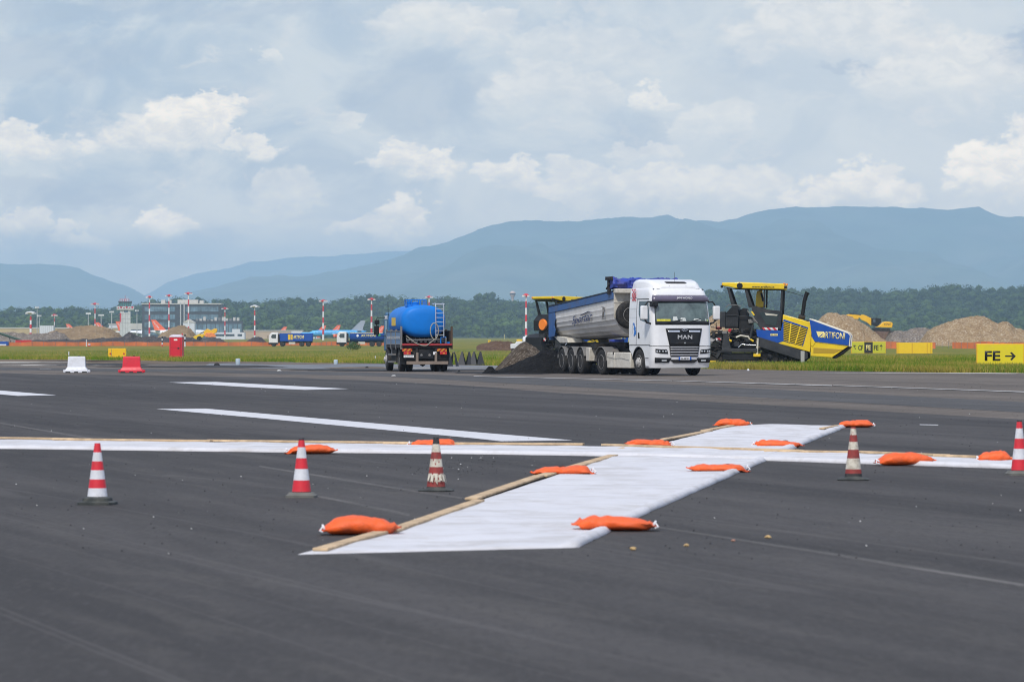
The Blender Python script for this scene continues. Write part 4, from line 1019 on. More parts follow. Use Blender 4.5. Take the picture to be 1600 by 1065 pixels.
pp = MB()
for i in range(9): y = -.75+i*.19; pp.lathe([(.06, -.02), (.07, .06), (.04, .1)], (-1.05, y, 1.3), 'x', 10); pp.tube([(-1.0, y, 1.3), (-.9, y+.05, 1.42)], .02)
pp.tube([(-1.1, -.8, 1.36), (-1.1, .8, 1.34)], .03); pp.build('pipework', M_GREYM, wt)
vv = MB(); vv.tube([(-1.2, -.62, 1.2), (-1.2, -.62, 1.45), (-1.2, -.85, 1.45)], .03); vv.box(-1.25, -1.1, -1.0, -.8, 1.18, 1.26); vv.build('tap', M_TANK, wt)
# sideboards
def sideboard(s, mt, name):
    b = MB(); b.box(-1.28, 3.9, s*1.05, s*1.09, 1.17, 1.70); bo = b.build(name, mt, wt)
    q = MB()
    for x in (-1.3, .5, 2.2, 3.9): q.box(x, x+.10, s*1.04, s*1.12, .95, 1.80 if x > -1 else 1.92)
    q.box(-1.28, 3.95, s*1.045, s*1.11, 1.70, 1.74); q.box(-1.28, 3.95, s*1.045, s*1.11, 1.14, 1.18)
    for i in range(16): q.box(-1.1+i*.31, -1.07+i*.31, s*1.085, s*1.105, 1.18, 1.70)
    q.build('stake', M_GREYM if s > 0 else M_RUST, bo); return bo
sb = sideboard(1, M_BOARD, 'side_board'); sideboard(-1, M_RUST, 'side_board')
wl = MB()
for i in range(14): wl.box(-.95+i*.33, -.78+i*.33, 1.108, 1.112, 1.38, 1.50)
wl.build('faded_mark', mat('pale_decal', (.5, .53, .55), .7, var=.3, vs=12), sb)
MB().box(-1.34, -1.29, -.85, -.80, 1.2, 1.45).build('post', M_GREYM, wt)
# lights, plates, bars
zb_ = MB(); 
M_CHEV = bpy.data.materials.new('chevron'); M_CHEV.use_nodes = True; _t = M_CHEV.node_tree; _b = _t.nodes['Principled BSDF']; _q = NG(_t)
_o = _q.n('ShaderNodeTexCoord').outputs['Object']; _s = _q.n('ShaderNodeSeparateXYZ'); _t.links.new(_o, _s.inputs[0])
_f = _q.m('GREATER_THAN', _q.m('FRACT', _q.m('MULTIPLY', _q.m('ADD', _s.outputs[1], _s.outputs[2]), 5.5)), .5); _q.put(_b.inputs['Base Color'], _q.mix(_f, (.55, .24, .02, 1), (.36, .02, .015, 1)))
for (y0, y1) in ((.62, 1.05), (-.86, -.44)): MB().box(-1.32, -1.305, y0, y1, .86, .98).build('reflector_board', M_CHEV, wt)
for y in (.83, -.72):
    tl = MB().box(-1.33, -1.26, y-.15, y+.15, .72, .84).build('tail_lamp', M_REDL, wt, bevel=.01)
    MB().box(-1.336, -1.328, y-.05, y+.02, .75, .81).build('lens', M_AMBER, tl)
pl_ = MB().box(-1.325, -1.31, .55, .98, .60, .70).build('number_plate', M_WTEXT, wt); text('CJ 215 RM', .065, M_BTEXT, pl_, (-1.327, .765, .65), (R(90), 0, R(-90)), w=.36)
MB().box(-1.325, -1.31, -.42, -.28, .72, .84).build('small_plate', M_WTEXT, wt)
ctr = MB(); ctr.box(-1.28, -1.15, -.30, .34, .55, .92); ctr.build('tow_panel', M_BLACKP, wt, bevel=.01)
for y in (-.13, .22): MB().lathe([(.055, -1.30), (.055, -1.28), (.03, -1.31), (.001, -1.31)], (0, y, .70), 'x', 16).build('reverse_lamp', M_GREYM, wt)
ub = MB(); ub.box(-1.40, -1.28, -.92, .86, .30, .44); ub.box(-1.35, -1.1, .35, .45, .42, .8); ub.box(-1.35, -1.1, -.45, -.35, .42, .8); ub.build('underrun_bar', mat('muddy_bar', (.22, .175, .14), .85, var=.15, vs=4), wt, bevel=.012)
st = MB()
for z in (.36, .68): st.box(1.2, 2.9, 1.0, 1.16, z, z+.07)
st.build('side_guard', M_GREYM, wt)
MB().box(1.1, 3.0, .5, 1.0, .35, .95).build('fuel_tank', M_DARKM, wt, bevel=.04)
MB().box(2.35, 2.55, .9, 1.05, .7, 1.05).build('bracket', M_GREYM, wt)
# cab
cb = MB(); cb.prism([(4.15, .85), (5.75, .85), (5.80, 1.5), (5.55, 2.45), (5.2, 2.55), (4.15, 2.50)], -1.0, 1.0); cbo = cb.build('cab', M_CABB, wt, bevel=.07, seg=3)
MB().box(4.5, 5.3, 1.003, 1.01, 1.6, 2.2).build('side_window', M_GLASS, cbo); MB().box(4.040, 4.048, -.7, .7, 1.75, 2.2).build('rear_window', M_GLASS, cbo)
for s in (-1, 1):
    mm = MB(); mm.box(4.98, 5.12, s*1.30, s*1.52, 1.55, 1.96); mm.box(4.98, 5.12, s*1.28, s*1.50, 2.02, 2.22); mo = mm.build('mirror', M_BLACKP, cbo, bevel=.03)
    ar = MB(); ar.tube([(5.05, s*.98, 2.32), (5.05, s*1.38, 2.32), (5.05, s*1.42, 2.2), (5.05, s*1.36, 1.5), (5.05, s*.98, 1.5)], .02); ar.build('mirror_arm', M_BLACKP, mo)
MB().tube([(4.1, 1.0, 2.4), (4.05, 1.02, 3.0)], .012).build('aerial', M_BLACKP, cbo)
text('TRASPORTI', .16, M_WTEXT, cbo, (4.8, 1.015, 2.32), (R(90), 0, R(180)), w=1.1)
# planks stacked upright against the tail at the right: black rubber A-boards beside the truck
# ================================================================ ROAD PAVERS (side view built in measured outline)
PD = 196.0; PS = FPX/PD; PH = R(-7)
def PV(px, py): return ((px-1200)/PS/math.cos(PH), H + (HOR-py)/PS - .0)
def pvp(*pts): return [PV(*q) for q in pts]
M_PBLK = mat('paver_black', (.012, .013, .015), .55, 0, var=.2, vs=3, dirt=((.05, .047, .045), .3, 2.5), spec=.25)
M_PGRY = mat('paver_grey', (.030, .033, .038), .55, 0, var=.15, vs=3, dirt=((.08, .075, .07), .35, 3), spec=.25)
M_PYEL = mat('paver_yellow', (.80, .56, .01), .36, var=.04, vs=2, dirt=((.4, .28, .05), .25, 1.6), coat=.3)
M_STRIPE = bpy.data.materials.new('red_white_stripes'); M_STRIPE.use_nodes = True; _t = M_STRIPE.node_tree; _b = _t.nodes['Principled BSDF']; _q = NG(_t)
_o = _q.n('ShaderNodeTexCoord').outputs['Object']; _s = _q.n('ShaderNodeSeparateXYZ'); _t.links.new(_o, _s.inputs[0])
_f = _q.m('GREATER_THAN', _q.m('FRACT', _q.m('MULTIPLY', _q.m('ADD', _s.outputs[0], _s.outputs[2]), 3.6)), .5); _q.put(_b.inputs['Base Color'], _q.mix(_f, (.6, .03, .04, 1), (.7, .7, .7, 1)))
pr_ = AT(1200, PD, 0)
pv_ = empty('road_paver', (pr_.x, pr_.y, 0), PH, 'yellow, blue and black road paver with sunroof and raised hopper, parked on the grass', 'road paver')
def plate(name, pts, y0, y1, mt, par, bevel=.012): return MB().prism(pvp(*pts), y0, y1).build(name, mt, par, bevel=bevel)
def pbox(name, a, b, y0, y1, mt, par, bevel=.012):
    (x0, z1), (x1, z0) = PV(*a), PV(*b); return MB().box(x0, x1, y0, y1, z0, z1).build(name, mt, par, bevel=bevel)
def ptube(name, pts, y, r, mt, par):
    m = MB(); m.tube([(PV(a, b)[0], y if not isinstance(y, list) else y[i], PV(a, b)[1]) for i, (a, b) in enumerate(pts)], r); return m.build(name, mt, par, smooth=50)
W_ = 1.25
# hopper: two wings with a floor between them
hop = plate('hopper', [(1268,548),(1300,557.5),(1326,540),(1274,536)], -W_+.1, W_-.1, M_PBLK, pv_)
for s in (-1, 1):
    o = MB(); yo, yi = s*(W_+.10), s*(W_+.02)
    w1 = plate('hopper_wing', [(1266,499),(1270,500.6),(1325,521),(1328,524.5),(1326,539.6),(1274,533.6),(1270,527)], yi, yo, M_ROYAL, pv_)
    plate('lower_wing', [(1273,533.8),(1326.5,539.8),(1300.5,557.8),(1268,555.5),(1268,541)], s*(W_-.06), s*(W_+.06), M_PYEL, w1)
    plate('wing_fold', [(1272,542.5),(1319,545.5),(1303,552),(1272,551.5)], s*(W_+.04), s*(W_+.068), mat('paver_dull_yellow', (.42, .27, .015), .5), w1)
    t_ = MB()
    q = pvp((1266,498.6),(1270,499.8),(1325,520.3),(1328.6,524),(1327,541)); 
    t_.tube([(a, s*(W_+.06), b) for a, b in q], .035); t_.build('trim', mat('cream_trim', (.72, .68, .55), .5), w1)
    plate('flap', [(1300,558),(1327,541),(1329,542),(1316,553),(1304,560)], s*.2, s*(W_-.02), M_PBLK, pv_)
    plate('corner_post', [(1269,526),(1274,527),(1275,535),(1271,541),(1268,540)], s*(W_-.0), s*(W_+.09), M_PYEL, pv_)
hd_ = plate('hood', [(1225,491.5),(1258,500.8),(1269,504.2),(1270,506),(1267,549.8),(1218,536.5),(1218.5,531),(1224,532)], -W_, W_, M_PYEL, pv_, .03)
for s in (-1, 1):
    plate('side_panel', [(1184,515),(1222,516.2),(1226,498.5),(1264,511.5),(1256,540.5),(1226,533),(1217.5,535.5),(1185,525.5)], s*(W_-.2), s*(W_+.012), M_ROYAL, pv_)
    g_ = plate('radiator_grille', [(1226,501.5),(1263,513),(1254.5,539.5),(1226,532)], s*W_, s*(W_+.022), M_PBLK, hd_, .002)
    sl_ = MB()
    for i in range(11):
        k = (i+.35)/11; yl = 501.5+(532-501.5)*k; xr_ = 1263-(1263-1254.5)*k; yr = 513+(539.5-513)*k; th_ = 1.0
        sl_.prism(pvp((1226,yl),(xr_,yr),(xr_,yr+th_),(1226,yl+th_)), s*(W_+.02), s*(W_+.045))
    for (a, b, c, d) in ((1237.5,505,1234.5,534.5),(1252,509.5,1244,537)): sl_.prism(pvp((a-.9,b),(a+.9,b),(c+.9,d),(c-.9,d)), s*(W_+.022), s*(W_+.05))
    sl_.build('slat', M_PYEL, g_)
    pbox('model_strip', (1206,521.2), (1217,524.4), s*(W_+.01), s*(W_+.02), M_YTEXT, pv_, 0)
    plate('warning_stripe', [(1193,511.4),(1217.5,512),(1217,515.6),(1195,515)], s*(W_-.05), s*(W_+.03), M_STRIPE, pv_, 0)
    cs = plate('console', [(1176,479),(1183,478),(1199,483.5),(1223,486),(1222,514),(1191,515),(1182,500)], s*(W_-.12), s*W_, M_PGRY, pv_)
    plate('console_window', [(1188,487.5),(1219,490),(1214.5,509.5),(1199,507)], s*(W_-.0), s*(W_+.015), M_GLASS, cs, .003)
    plate('beam', [(1187,526),(1263,550),(1264,559),(1257,563),(1246,560),(1186,541)], s*(W_-.22), s*(W_+.05), M_PGRY, pv_, .02)
    (wx, wz) = PV(1204.5,557); wheel(pv_, wx+.0, s*(W_-.35), s, .48, .3, False, 'steer', 'wheel', z=.50, rm=M_PBLK)
    wheel(pv_, PV(1229,560)[0], s*(W_-.35), s, .36, .3, False, 'steer', 'wheel', z=.38, rm=M_PBLK); wheel(pv_, PV(1246,560)[0], s*(W_-.35), s, .36, .3, False, 'steer', 'wheel', z=.38, rm=M_PBLK)
    pbox('support_leg', (1252.5,548), (1258.5,569), s*(W_+.05), s*(W_+.12), mat('pale_grey_steel', (.35, .35, .32), .6), pv_)
text('SD 2500', .075, M_BTEXT, pv_, (PV(1211.5,0)[0], -W_-.022, PV(0,522.8)[1]), (R(90), 0, 0), w=.3)
# inner core
pbox('engine_block', (1190,500), (1262,548), -W_+.2, W_-.2, M_PBLK, pv_)
plate('cream_sheet', [(1197,489),(1217,491.5),(1216,493.5),(1199,492.5)], -W_-.016, -W_-.024, M_CREAM, pv_, 0)
# sunroof with posts
rf = plate('sunroof', [(1131,441.8),(1160,441),(1226,443.6),(1228.5,447),(1228,452.6),(1160,451),(1150,450.4),(1140,448),(1131.5,447)], -1.2, 1.2, M_PYEL, pv_, .04)
plate('roof_lining', [(1134,448.3),(1150,450.8),(1226,452.9),(1226,453.8),(1150,452),(1134,449.5)], -1.1, 1.1, M_PBLK, rf, 0)
text('www.artifoni.it', .10, M_BTEXT, rf, (PV(1194.5,0)[0], -1.206, PV(0,448.4)[1]), (R(90), R(1.2), 0), w=1.15, bold=.02)
for (a, b, y) in ((1130.5,1134.5,-1.1), (1130.5,1134.5,1.1), (1225,1229,-1.1), (1226,1229,1.1)): pbox('beacon', (a,442.5), (b,446), y-.08, y+.08, M_AMBER, rf, .02)
for y in (-1.22,): 
    MB().lathe([(.13, y-.02), (.15, y), (.12, y+.05)], (PV(1158.5,0)[0], 0, PV(0,446.6)[1]), 'y', 16).build('work_lamp', M_PBLK, rf); MB().box(PV(1129,0)[0], PV(1133,0)[0], y-.05, y+.1, PV(0,450)[1], PV(0,446)[1]).build('work_lamp', M_PBLK, rf)
    MB().box(PV(1227,0)[0], PV(1231,0)[0], y-.05, y+.1, PV(0,451)[1], PV(0,447)[1]).build('work_lamp', M_PBLK, rf)
for y in (-1.05, 1.05):
    plate('roof_post', [(1138.5,450),(1142,450),(1152,480),(1146,480)], y-.06, y+.06, M_PGRY, pv_)
    plate('roof_post', [(1165.5,452),(1169.5,452),(1179,480),(1172,480)], y-.06, y+.06, M_PGRY, pv_)
    ptube('roof_post', [(1196.5,452),(1196,481)], y, .045, M_PGRY, pv_); ptube('roof_post', [(1223.5,452),(1222,487)], y, .055, M_PGRY, pv_)
plate('folded_cowl', [(1183,454),(1190,452.6),(1194.5,475),(1196,480),(1180,480),(1181,462)], .2, .75, M_PYEL, pv_, .03)
plate('folded_cowl', [(1188,458),(1191,457),(1194,470),(1191,471)], .12, .2, M_PBLK, pv_, .01)
ptube('exhaust', [(1252.5,496),(1254.5,482),(1256,470),(1259,460),(1261,456.5)], .3, [.10,.10,.10,.11,.13], M_PBLK, pv_)
ptube('exhaust_base', [(1247,494),(1257,496)], .3, .12, M_DARKM, pv_)
ptube('cable', [(1228,455),(1242,458.5),(1254,462.5)], 0, .012, M_PBLK, pv_)
# operator's stand
plate('operator_stand', [(1134,492),(1146,479.5),(1155,478.5),(1157,493),(1156,513),(1135,513)], -1.1, 1.1, M_PBLK, pv_, .02)
cp = MB()
for i in range(6): (x0, z1), (x1, z0) = PV(1137.5+i*3.1,495), PV(1139.7+i*3.1,509.5); cp.box(x0, x1, -1.14, -1.1, z0, z1)
cp.build('louvre', M_PGRY, pv_)
plate('seat', [(1158,484),(1164,481),(1168,483),(1170,496),(1158,497)], -.9, -.3, M_PBLK, pv_, .03); plate('seat', [(1158,484),(1164,481),(1168,483),(1170,496),(1158,497)], .3, .9, M_PBLK, pv_, .03)
pbox('deck_box', (1157,495), (1176,515), -1.0, 1.0, M_PBLK, pv_); plate('grey_box', [(1171,499),(1182,498),(1184,504),(1172,505)], -1.1, -.8, M_GREYM, pv_)
pbox('tool_locker', (1127.5,487), (1136,511), -1.15, -.3, M_PGRY, pv_, .02)
ptube('handrail', [(1128,496),(1119,503),(1112.5,507),(1114,511),(1129,512)], -1.05, .022, M_PBLK, pv_); ptube('handrail', [(1121.5,504),(1122,513),(1128,517),(1114,517)], -1.0, .022, M_PBLK, pv_)
ptube('handrail', [(1137,493),(1150,492),(1158,493.5),(1175,495)], -1.16, .02, M_PGRY, pv_); ptube('handrail', [(1137,480),(1142,476),(1150,476.5),(1160,478)], -1.1, .02, M_GREYM, pv_)
ptube('diagonal_stay', [(1170,485),(1186,505)], -1.28, .035, M_GREYM, pv_); ptube('hydraulic_ram', [(1179,507),(1175,528)], -1.3, .06, M_PGRY, pv_)
plate('yellow_mark', [(1175.5,486.5),(1178.5,486.5),(1182,492.5),(1180,493)], -W_-.015, -W_-.03, M_YEL, pv_, 0)
pbox('red_cover', (1120.5,510.5), (1129,514.5), -1.0, -.4, M_REDP, pv_, .03); MB().lathe([(.09, -1.2), (.09, -1.1)], (PV(1143,0)[0], 0, PV(0,516)[1]), 'y', 12).build('red_cap', M_REDP, pv_)
# screed
plate('screed_end_plate', [(1130.5,551),(1134,518.5),(1140.5,518),(1146,549),(1146,553)], -1.45, -1.35, M_PGRY, pv_)
MB().box(PV(1132,0)[0], PV(1139,0)[0], -1.47, -1.3, PV(0,521)[1], PV(0,517)[1]).build('grey_cap', M_GREYM, pv_)
pbox('screed_beam', (1132,544), (1186,550), -1.5, 1.5, M_PGRY, pv_, .02); pbox('screed_box', (1132,551), (1188,562), -1.4, 1.4, M_PBLK, pv_, .02)
pbox('screed_plate', (1134,562.5), (1188,566.5), -1.5, 1.5, M_DARKM, pv_, .01); ptube('screed_edge', [(1140,565),(1186,567)], -1.53, .03, M_GREYM, pv_)
pbox('screed_mount', (1142,522), (1180,546), -1.0, 1.0, M_PBLK, pv_)
mc = MB(); rr = random.Random(5)
for i in range(130):
    a, b = (rr.uniform(1136, 1182), rr.uniform(516, 548)) if i % 3 else (rr.uniform(1108, 1132), rr.uniform(518, 556)); (x, z) = PV(a, b); y = rr.uniform(-1.3, -1.02); L = rr.uniform(.1, .6); mc.tube([(x, y, z), (x+L*.5, y-.03, z+rr.uniform(-.1, .1)), (x+L, y, z+rr.uniform(-.15, .15))], rr.uniform(.015, .04), 6)
mc.build('hydraulic_hoses', M_DARKM, pv_)
ptube('hydraulic_line', [(1153,527),(1160,524),(1172,526),(1174,530)], -1.3, .05, M_CREAM, pv_); ptube('yellow_valve', [(1142,531),(1146,533)], -1.35, .06, M_YEL, pv_); ptube('yellow_valve', [(1175,530),(1180,533)], -1.35, .05, M_YEL, pv_)
ptube('silver_arm', [(1157,542.5),(1162,537.5),(1170,538.5),(1184,539)], -1.42, .035, M_CHROME, pv_); ptube('silver_strut', [(1187,528),(1185.5,554)], -1.42, .05, M_CREAM, pv_)
pbox('yellow_block', (1180,552.5), (1191,557), -1.5, -1.2, M_YEL, pv_, .02)
(x, z) = PV(1105,534); MB().tube([(x, -1.0, z), (PV(1130,0)[0], -1.0, z)], .22, 16).build('burner_drum', M_GREYM, pv_, smooth=50)
for (a, b) in ((1105, 1110), (1122, 1129)): MB().box(PV(a,0)[0], PV(b,0)[0], -1.26, -1.22, PV(0,534)[1], PV(0,528)[1]).build('warning_stripe', M_STRIPE, pv_)
for (a, b, c, d, y) in ((1108,520,1112,528,-1.1),(1116,518,1120,528,-1.2),(1124,516,1131,530,-1.1),(1160,514,1166,522,-1.15),(1146,515,1154,521,-1.2),(1166,528,1176,534,-1.3),(1150,534,1158,541,-1.32)): pbox('pump_block', (a, b), (c, d), y, y+.5, M_PGRY, pv_, .02)
pbox('drum_body', (1106,531), (1129,542), -1.0, .9, M_GREYM, pv_, .03)
pbox('extension_box', (1104,543), (1131,556), -1.1, 1.2, M_PBLK, pv_, .02); plate('extension_arm', [(1120,556),(1129,545),(1132,547),(1124,560)], -1.3, -1.15, M_PGRY, pv_)
pbox('extension_foot', (1112,556), (1132,567), -1.2, -.4, M_DARKM, pv_); pbox('yellow_foot', (1110,563), (1121.5,568), -1.3, -.9, M_YEL, pv_, .01)
plate('screed_side_block', [(1108,527),(1118,521),(1133,519),(1134,544),(1108,545)], -.85, .9, M_PBLK, pv_)
plate('engine_side_block', [(1143,514),(1182,514),(1184,528),(1143,530)], -.98, .9, M_PBLK, pv_)
# letters on the hopper wing
text('ARTIFONI', .34, M_YTEXT, pv_, (PV(1302.5,0)[0], -W_-.104, PV(0,524)[1]), (R(90), R(3.5), 0), w=1.18, bold=.012)
plate('wing_emblem', [(1276.5,517.5),(1288.5,518),(1284,523),(1279.5,526.5)], -W_-.10, -W_-.106, M_YTEXT, pv_, 0)
plate('wing_emblem', [(1281,526.8),(1286,523.3),(1290,518.4),(1289.8,527)], -W_-.10, -W_-.106, M_YTEXT, pv_, 0)
# the second paver, behind the heap
p2 = AT(888, 262, zg(262))
pv2 = dup(pv_, (p2.x, p2.y, p2.z-.02), R(38), 'second paver with a round orange reel, half hidden behind the tipper')
for c in list(kids(pv2)):
    if c.name.startswith(('support_leg', 'tool_locker', 'drum_body', 'burner_drum', 'red_cover')): bpy.data.objects.remove(c)
MB().lathe([(.001, -.09), (.36, -.09), (.38, -.05), (.38, .05), (.36, .09), (.001, .09)], (PV(1118,0)[0], -.62, 2.32), 'x', 28).build('cable_reel', mat('orange_reel', (.85, .22, .02), .5), pv2, smooth=40)
plate('reel_bracket', [(1120,500),(1130,494),(1140,500),(1138,530),(1128,542),(1121,528)], -1.3, -.1, M_PBLK, pv2)
# ================================================================ NEAR-FIELD YARD OBJECTS
M_BARW = mat('white_plastic', (.66, .68, .72), .5, var=.04, vs=3, dirt=((.35, .33, .3), .3, 4))
M_BARR = mat('red_plastic', (.66, .015, .035), .42, var=.05, vs=3, dirt=((.3, .03, .04), .3, 4))
def barrier(px, yb, mt, label):
    p = G(px, yb); root = empty('water_barrier', (p.x, p.y+.2, .02), 0, label, 'barrier')
    L = .95/2; rings = []
    for (k, hy, z) in ((1.0, .22, 0.0), (1.0, .22, .08), (.96, .21, .12), (.78, .12, .24), (.74, .09, .60), (.72, .08, .66), (.70, .07, .675)):
        rings.append([(-L*k, -hy, z), (L*k, -hy, z), (L*k, hy, z), (-L*k, hy, z)])
    b = MB(); b.loft(rings); o = b.build('shell', mt, root, bevel=.025, seg=3)
    f = MB()
    for x in (-.34, .0, .34):
        f.box(x-.10 if x else -.08, x+.10 if x else .08, -.225, .225, -.0, .055)
    f.build('forklift_slot', M_SEAM, root); MB().lathe([(.04, .67), (.045, .70), (.0, .705)], (.1, 0, 0), n=14).build('filler_cap', M_BLK, root)
    m = MB()
    for s in (-1, 1): m.lathe([(.05, 0), (.06, .05), (.05, .10)], (s*(L*1.0+.03), 0, .02), n=12)
    m.build('coupling', mt, root)
    return root
barrier(119, 583, M_BARW, 'white plastic water-filled barrier standing on the apron at the left')
barrier(205, 583, M_BARR, 'red plastic water-filled barrier standing on the apron')
# portable toilet
p = AT(276, 366); tl = empty('portable_toilet', (p.x, p.y, p.z), R(-5), 'red portable toilet cabin with a pale domed roof on the grass edge', 'portable toilet')
w_ = .60; MB().box(-w_, w_, -w_, w_, .08, 2.05).build('cabin', M_BARR, tl, bevel=.03)
MB().box(-.64, .64, -.64, .64, 0, .09).build('skid', M_DARKM, tl)
rings = []
for (k, z) in ((1.05, 2.05), (1.05, 2.11), (.98, 2.17), (.75, 2.25), (.4, 2.29)): rings.append([(math.copysign(min(1, abs(math.cos(a*.3927))*1.35), math.cos(a*.3927))*w_*k, math.copysign(min(1, abs(math.sin(a*.3927))*1.35), math.sin(a*.3927))*w_*k, z) for a in range(16)])
MB().loft(rings).build('roof', mat('milky_roof', (.55, .50, .56), .4, var=.1), tl, smooth=60)
dr = MB().box(-.44, .44, -.625, -.60, .16, 1.95).build('door', mat('red_door', (.60, .012, .03), .42), tl, bevel=.015)
gb = MB(); 
for x in (-.46, .46): gb.box(x-.012, x+.012, -.608, -.598, .14, 1.97)
gb.box(-.44, .44, -.630, -.622, 1.05, 1.07); gb.build('door_frame', M_SEAM, dr)
MB().box(.20, .36, -.66, -.625, .92, 1.06).build('lock', M_BLK, dr); MB().box(-.16, .18, -.634, -.626, 1.72, 1.86).build('plate', M_WTEXT, dr)
MB().tube([(.45, .5, 2.0), (.45, .5, 2.42)], .05).build('vent_pipe', M_BARR, tl)
vt = MB()
for k in range(4): vt.box(-.3, .3, -.606, -.598, 1.985+k*.014, 1.992+k*.014)
vt.build('vent', M_SEAM, tl)
# signs
M_SYEL = mat('sign_yellow', (.72, .60, .01), .45, var=.03, vs=2, dirt=((.5, .4, .1), .2, 3))
M_SYEL2 = mat('sign_orange_yellow', (.80, .48, .01), .45, var=.03, vs=2)
M_SGRN = mat('sign_lime_yellow', (.50, .50, .03), .45, var=.03, vs=2)
M_SBLK = mat('sign_black', (.02, .02, .02), .5)
def sign(px0, px1, yt, yb, depth, face, frame, label, name='taxiway_sign', yaw=0.0):
    d = G((px0+px1)/2, yb).y; Wd = (px1-px0)*d/FPX; Hd = (yb-yt)*d/FPX; p = G((px0+px1)/2, yb)
    root = empty(name, (p.x, p.y+depth/2, p.z), yaw, label, 'sign')
    MB().box(-Wd/2, Wd/2, -depth/2, depth/2, .05, Hd).build('housing', frame, root, bevel=.015)
    MB().box(-Wd/2+.04, Wd/2-.04, -depth/2-.012, -depth/2-.002, .09, Hd-.04).build('face', face, root)
    f = MB()
    for x in (-Wd*.38, 0, Wd*.38): f.box(x-.05, x+.05, -.04, .04, -.1, .06)
    f.build('foot', M_GREYM, root); return root, Wd, Hd, -depth/2-.014
s1, w, h, yf = sign(1526, 1600, 537, 574.5, .28, M_SYEL, M_SYEL2, 'yellow sign reading FE with an arrow to the right')
text('FE', h*.41, M_BTEXT, s1, (-w*.165, yf, h*.50), (R(90), 0, 0), w=w*.33, bold=.03)
ar = MB(); ar.box(w*.10, w*.31, yf-.004, yf, h*.49-.034, h*.49+.034)
for s in (-1, 1): ar.prism([(w*.325, h*.49), (w*.27, h*.49), (w*.205, h*.49+s*h*.14), (w*.24, h*.49+s*h*.17)], yf-.008, yf-.004)
ar.build('arrow', M_BTEXT, s1)
s2, w, h, yf = sign(1330, 1384, 533.5, 552.5, .5, M_SGRN, M_SYEL2, 'long lime-yellow sign reading CF, FE on black, FE with arrows', yaw=R(3))
MB().box(-w*.125, w*.125-.02, yf-.006, yf, .09, h-.04).build('black_panel', M_SBLK, s2)
text('CF', h*.42, M_BTEXT, s2, (-w*.235, yf, h*.5), (R(90), 0, 0), w=w*.14, bold=.03); text('FE', h*.42, M_YTEXT, s2, (-w*.005, yf-.007, h*.5), (R(90), 0, 0), w=w*.14, bold=.03)
text('FE', h*.42, M_BTEXT, s2, (w*.22, yf, h*.5), (R(90), 0, 0), w=w*.14, bold=.03)
ar = MB(); ar.box(w*.365-.025, w*.365+.025, yf-.004, yf, h*.27, h*.72)
for s in (-1, 1): ar.prism([(w*.365, h*.76), (w*.365, h*.66), (w*.365+s*w*.035, h*.56), (w*.365+s*w*.045, h*.62)], yf-.008, yf-.004)
ar.prism([(-w*.44, h*.72), (-w*.36, h*.70), (-w*.365, h*.63), (-w*.41, h*.645), (-w*.37, h*.38), (-w*.39, h*.36), (-w*.42, h*.60), (-w*.44, h*.55)], yf-.004, yf); ar.build('arrow', M_BTEXT, s2)
s3, w, h, yf = sign(1401, 1457, 535, 553, .45, mat('sign_back_yellow', (.78, .52, .01), .5, var=.04), M_SYEL2, 'blank yellow sign box seen from behind, between the CF sign and the big FE sign', 'sign_box', R(2))
rb_ = MB()
for x in (-.48, -.08, .34, .44): MB().box(w*x, w*x+.09, yf-.03, yf, .09, h-.03).build('rib', mat('sign_edge_yellow', (.62, .36, .01), .5), s3)
s4, w, h, yf = sign(169, 197, 544, 560, .35, M_SYEL2, M_SYEL2, 'small yellow equipment box on the grass edge between the barriers', 'marker_box')
rb_ = MB()
for x in (-.38, .38): rb_.lathe([(.06, yf-.02), (.05, yf)], (w*x, 0, h*.48), 'y', 12)
rb_.build('bolt', M_REDP, s4); MB().box(-w*.32, -w*.30, yf-.01, yf, .1, h-.05).build('seam', M_GREYM, s4)
# small things along the far side
def canister(px, yb, r, h, mt, label, name='concrete_cylinder', cat='cylinder'):
    p = G(px, yb); return tag(MB().lathe([(r*.94, 0), (r, .02), (r, h-.02), (r*.9, h), (r*.3, h+.01)], (0, 0, 0), n=24).build(name, mt, smooth=40, loc=(p.x, p.y+r, .02)), label, cat)
M_PALEB = mat('pale_blue_bucket', (.40, .48, .52), .5, var=.08, vs=4)
canister(371.5, 570.5, .12, .33, M_PALEB, 'pale blue drum standing on the taxiway, left of the two')
canister(524.5, 569.5, .11, .24, M_PALEB, 'shorter pale grey drum by the grass edge left of the water tanker')
def clod(px, yb, w, h, mt, label, seed, name='rubble_lump', cat='rubble', dz=.02):
    p = G(px, yb); d = p.y; wm = w*d/FPX/2; hm = h*d/FPX; rr = random.Random(seed); rings = []
    for (k, z) in ((1, 0), (.95, .35), (.7, .75), (.25, 1)): rings.append([(math.cos(a*.5236)*wm*k*rr.uniform(.75, 1.2), math.sin(a*.5236)*wm*k*rr.uniform(.75, 1.2), z*hm*rr.uniform(.85, 1.1)) for a in range(12)])
    return tag(MB().loft(rings).build(name, mt, smooth=30, loc=(p.x, p.y+wm, p.z+dz)), label, cat)
clod(338.5, 571.5, 9, 4, M_CLOD, 'small dark lump of rubble at the edge between the toilet and the pale drum', 3)
clod(573, 575.5, 6, 2.5, M_CLOD, 'black clod on the brown patch, left of the tanker', 4); clod(717, 581.5, 5, 3, M_CLOD, 'black clod between the tanker and the black heap', 5)
clod(436, 580, 7, 2, M_PALECHIP, 'pale flat stone on the asphalt left of the tanker', 6, 'flat_stone', 'stone'); clod(615, 588.5, 8, 2, M_PALECHIP, 'pale flat stone right in front of the tanker wheels', 7, 'flat_stone', 'stone')
clod(1169, 579.6, 4, 3, M_BARW, 'crumpled white scrap on the grass edge below the paver', 8, 'paper_scrap', 'litter')
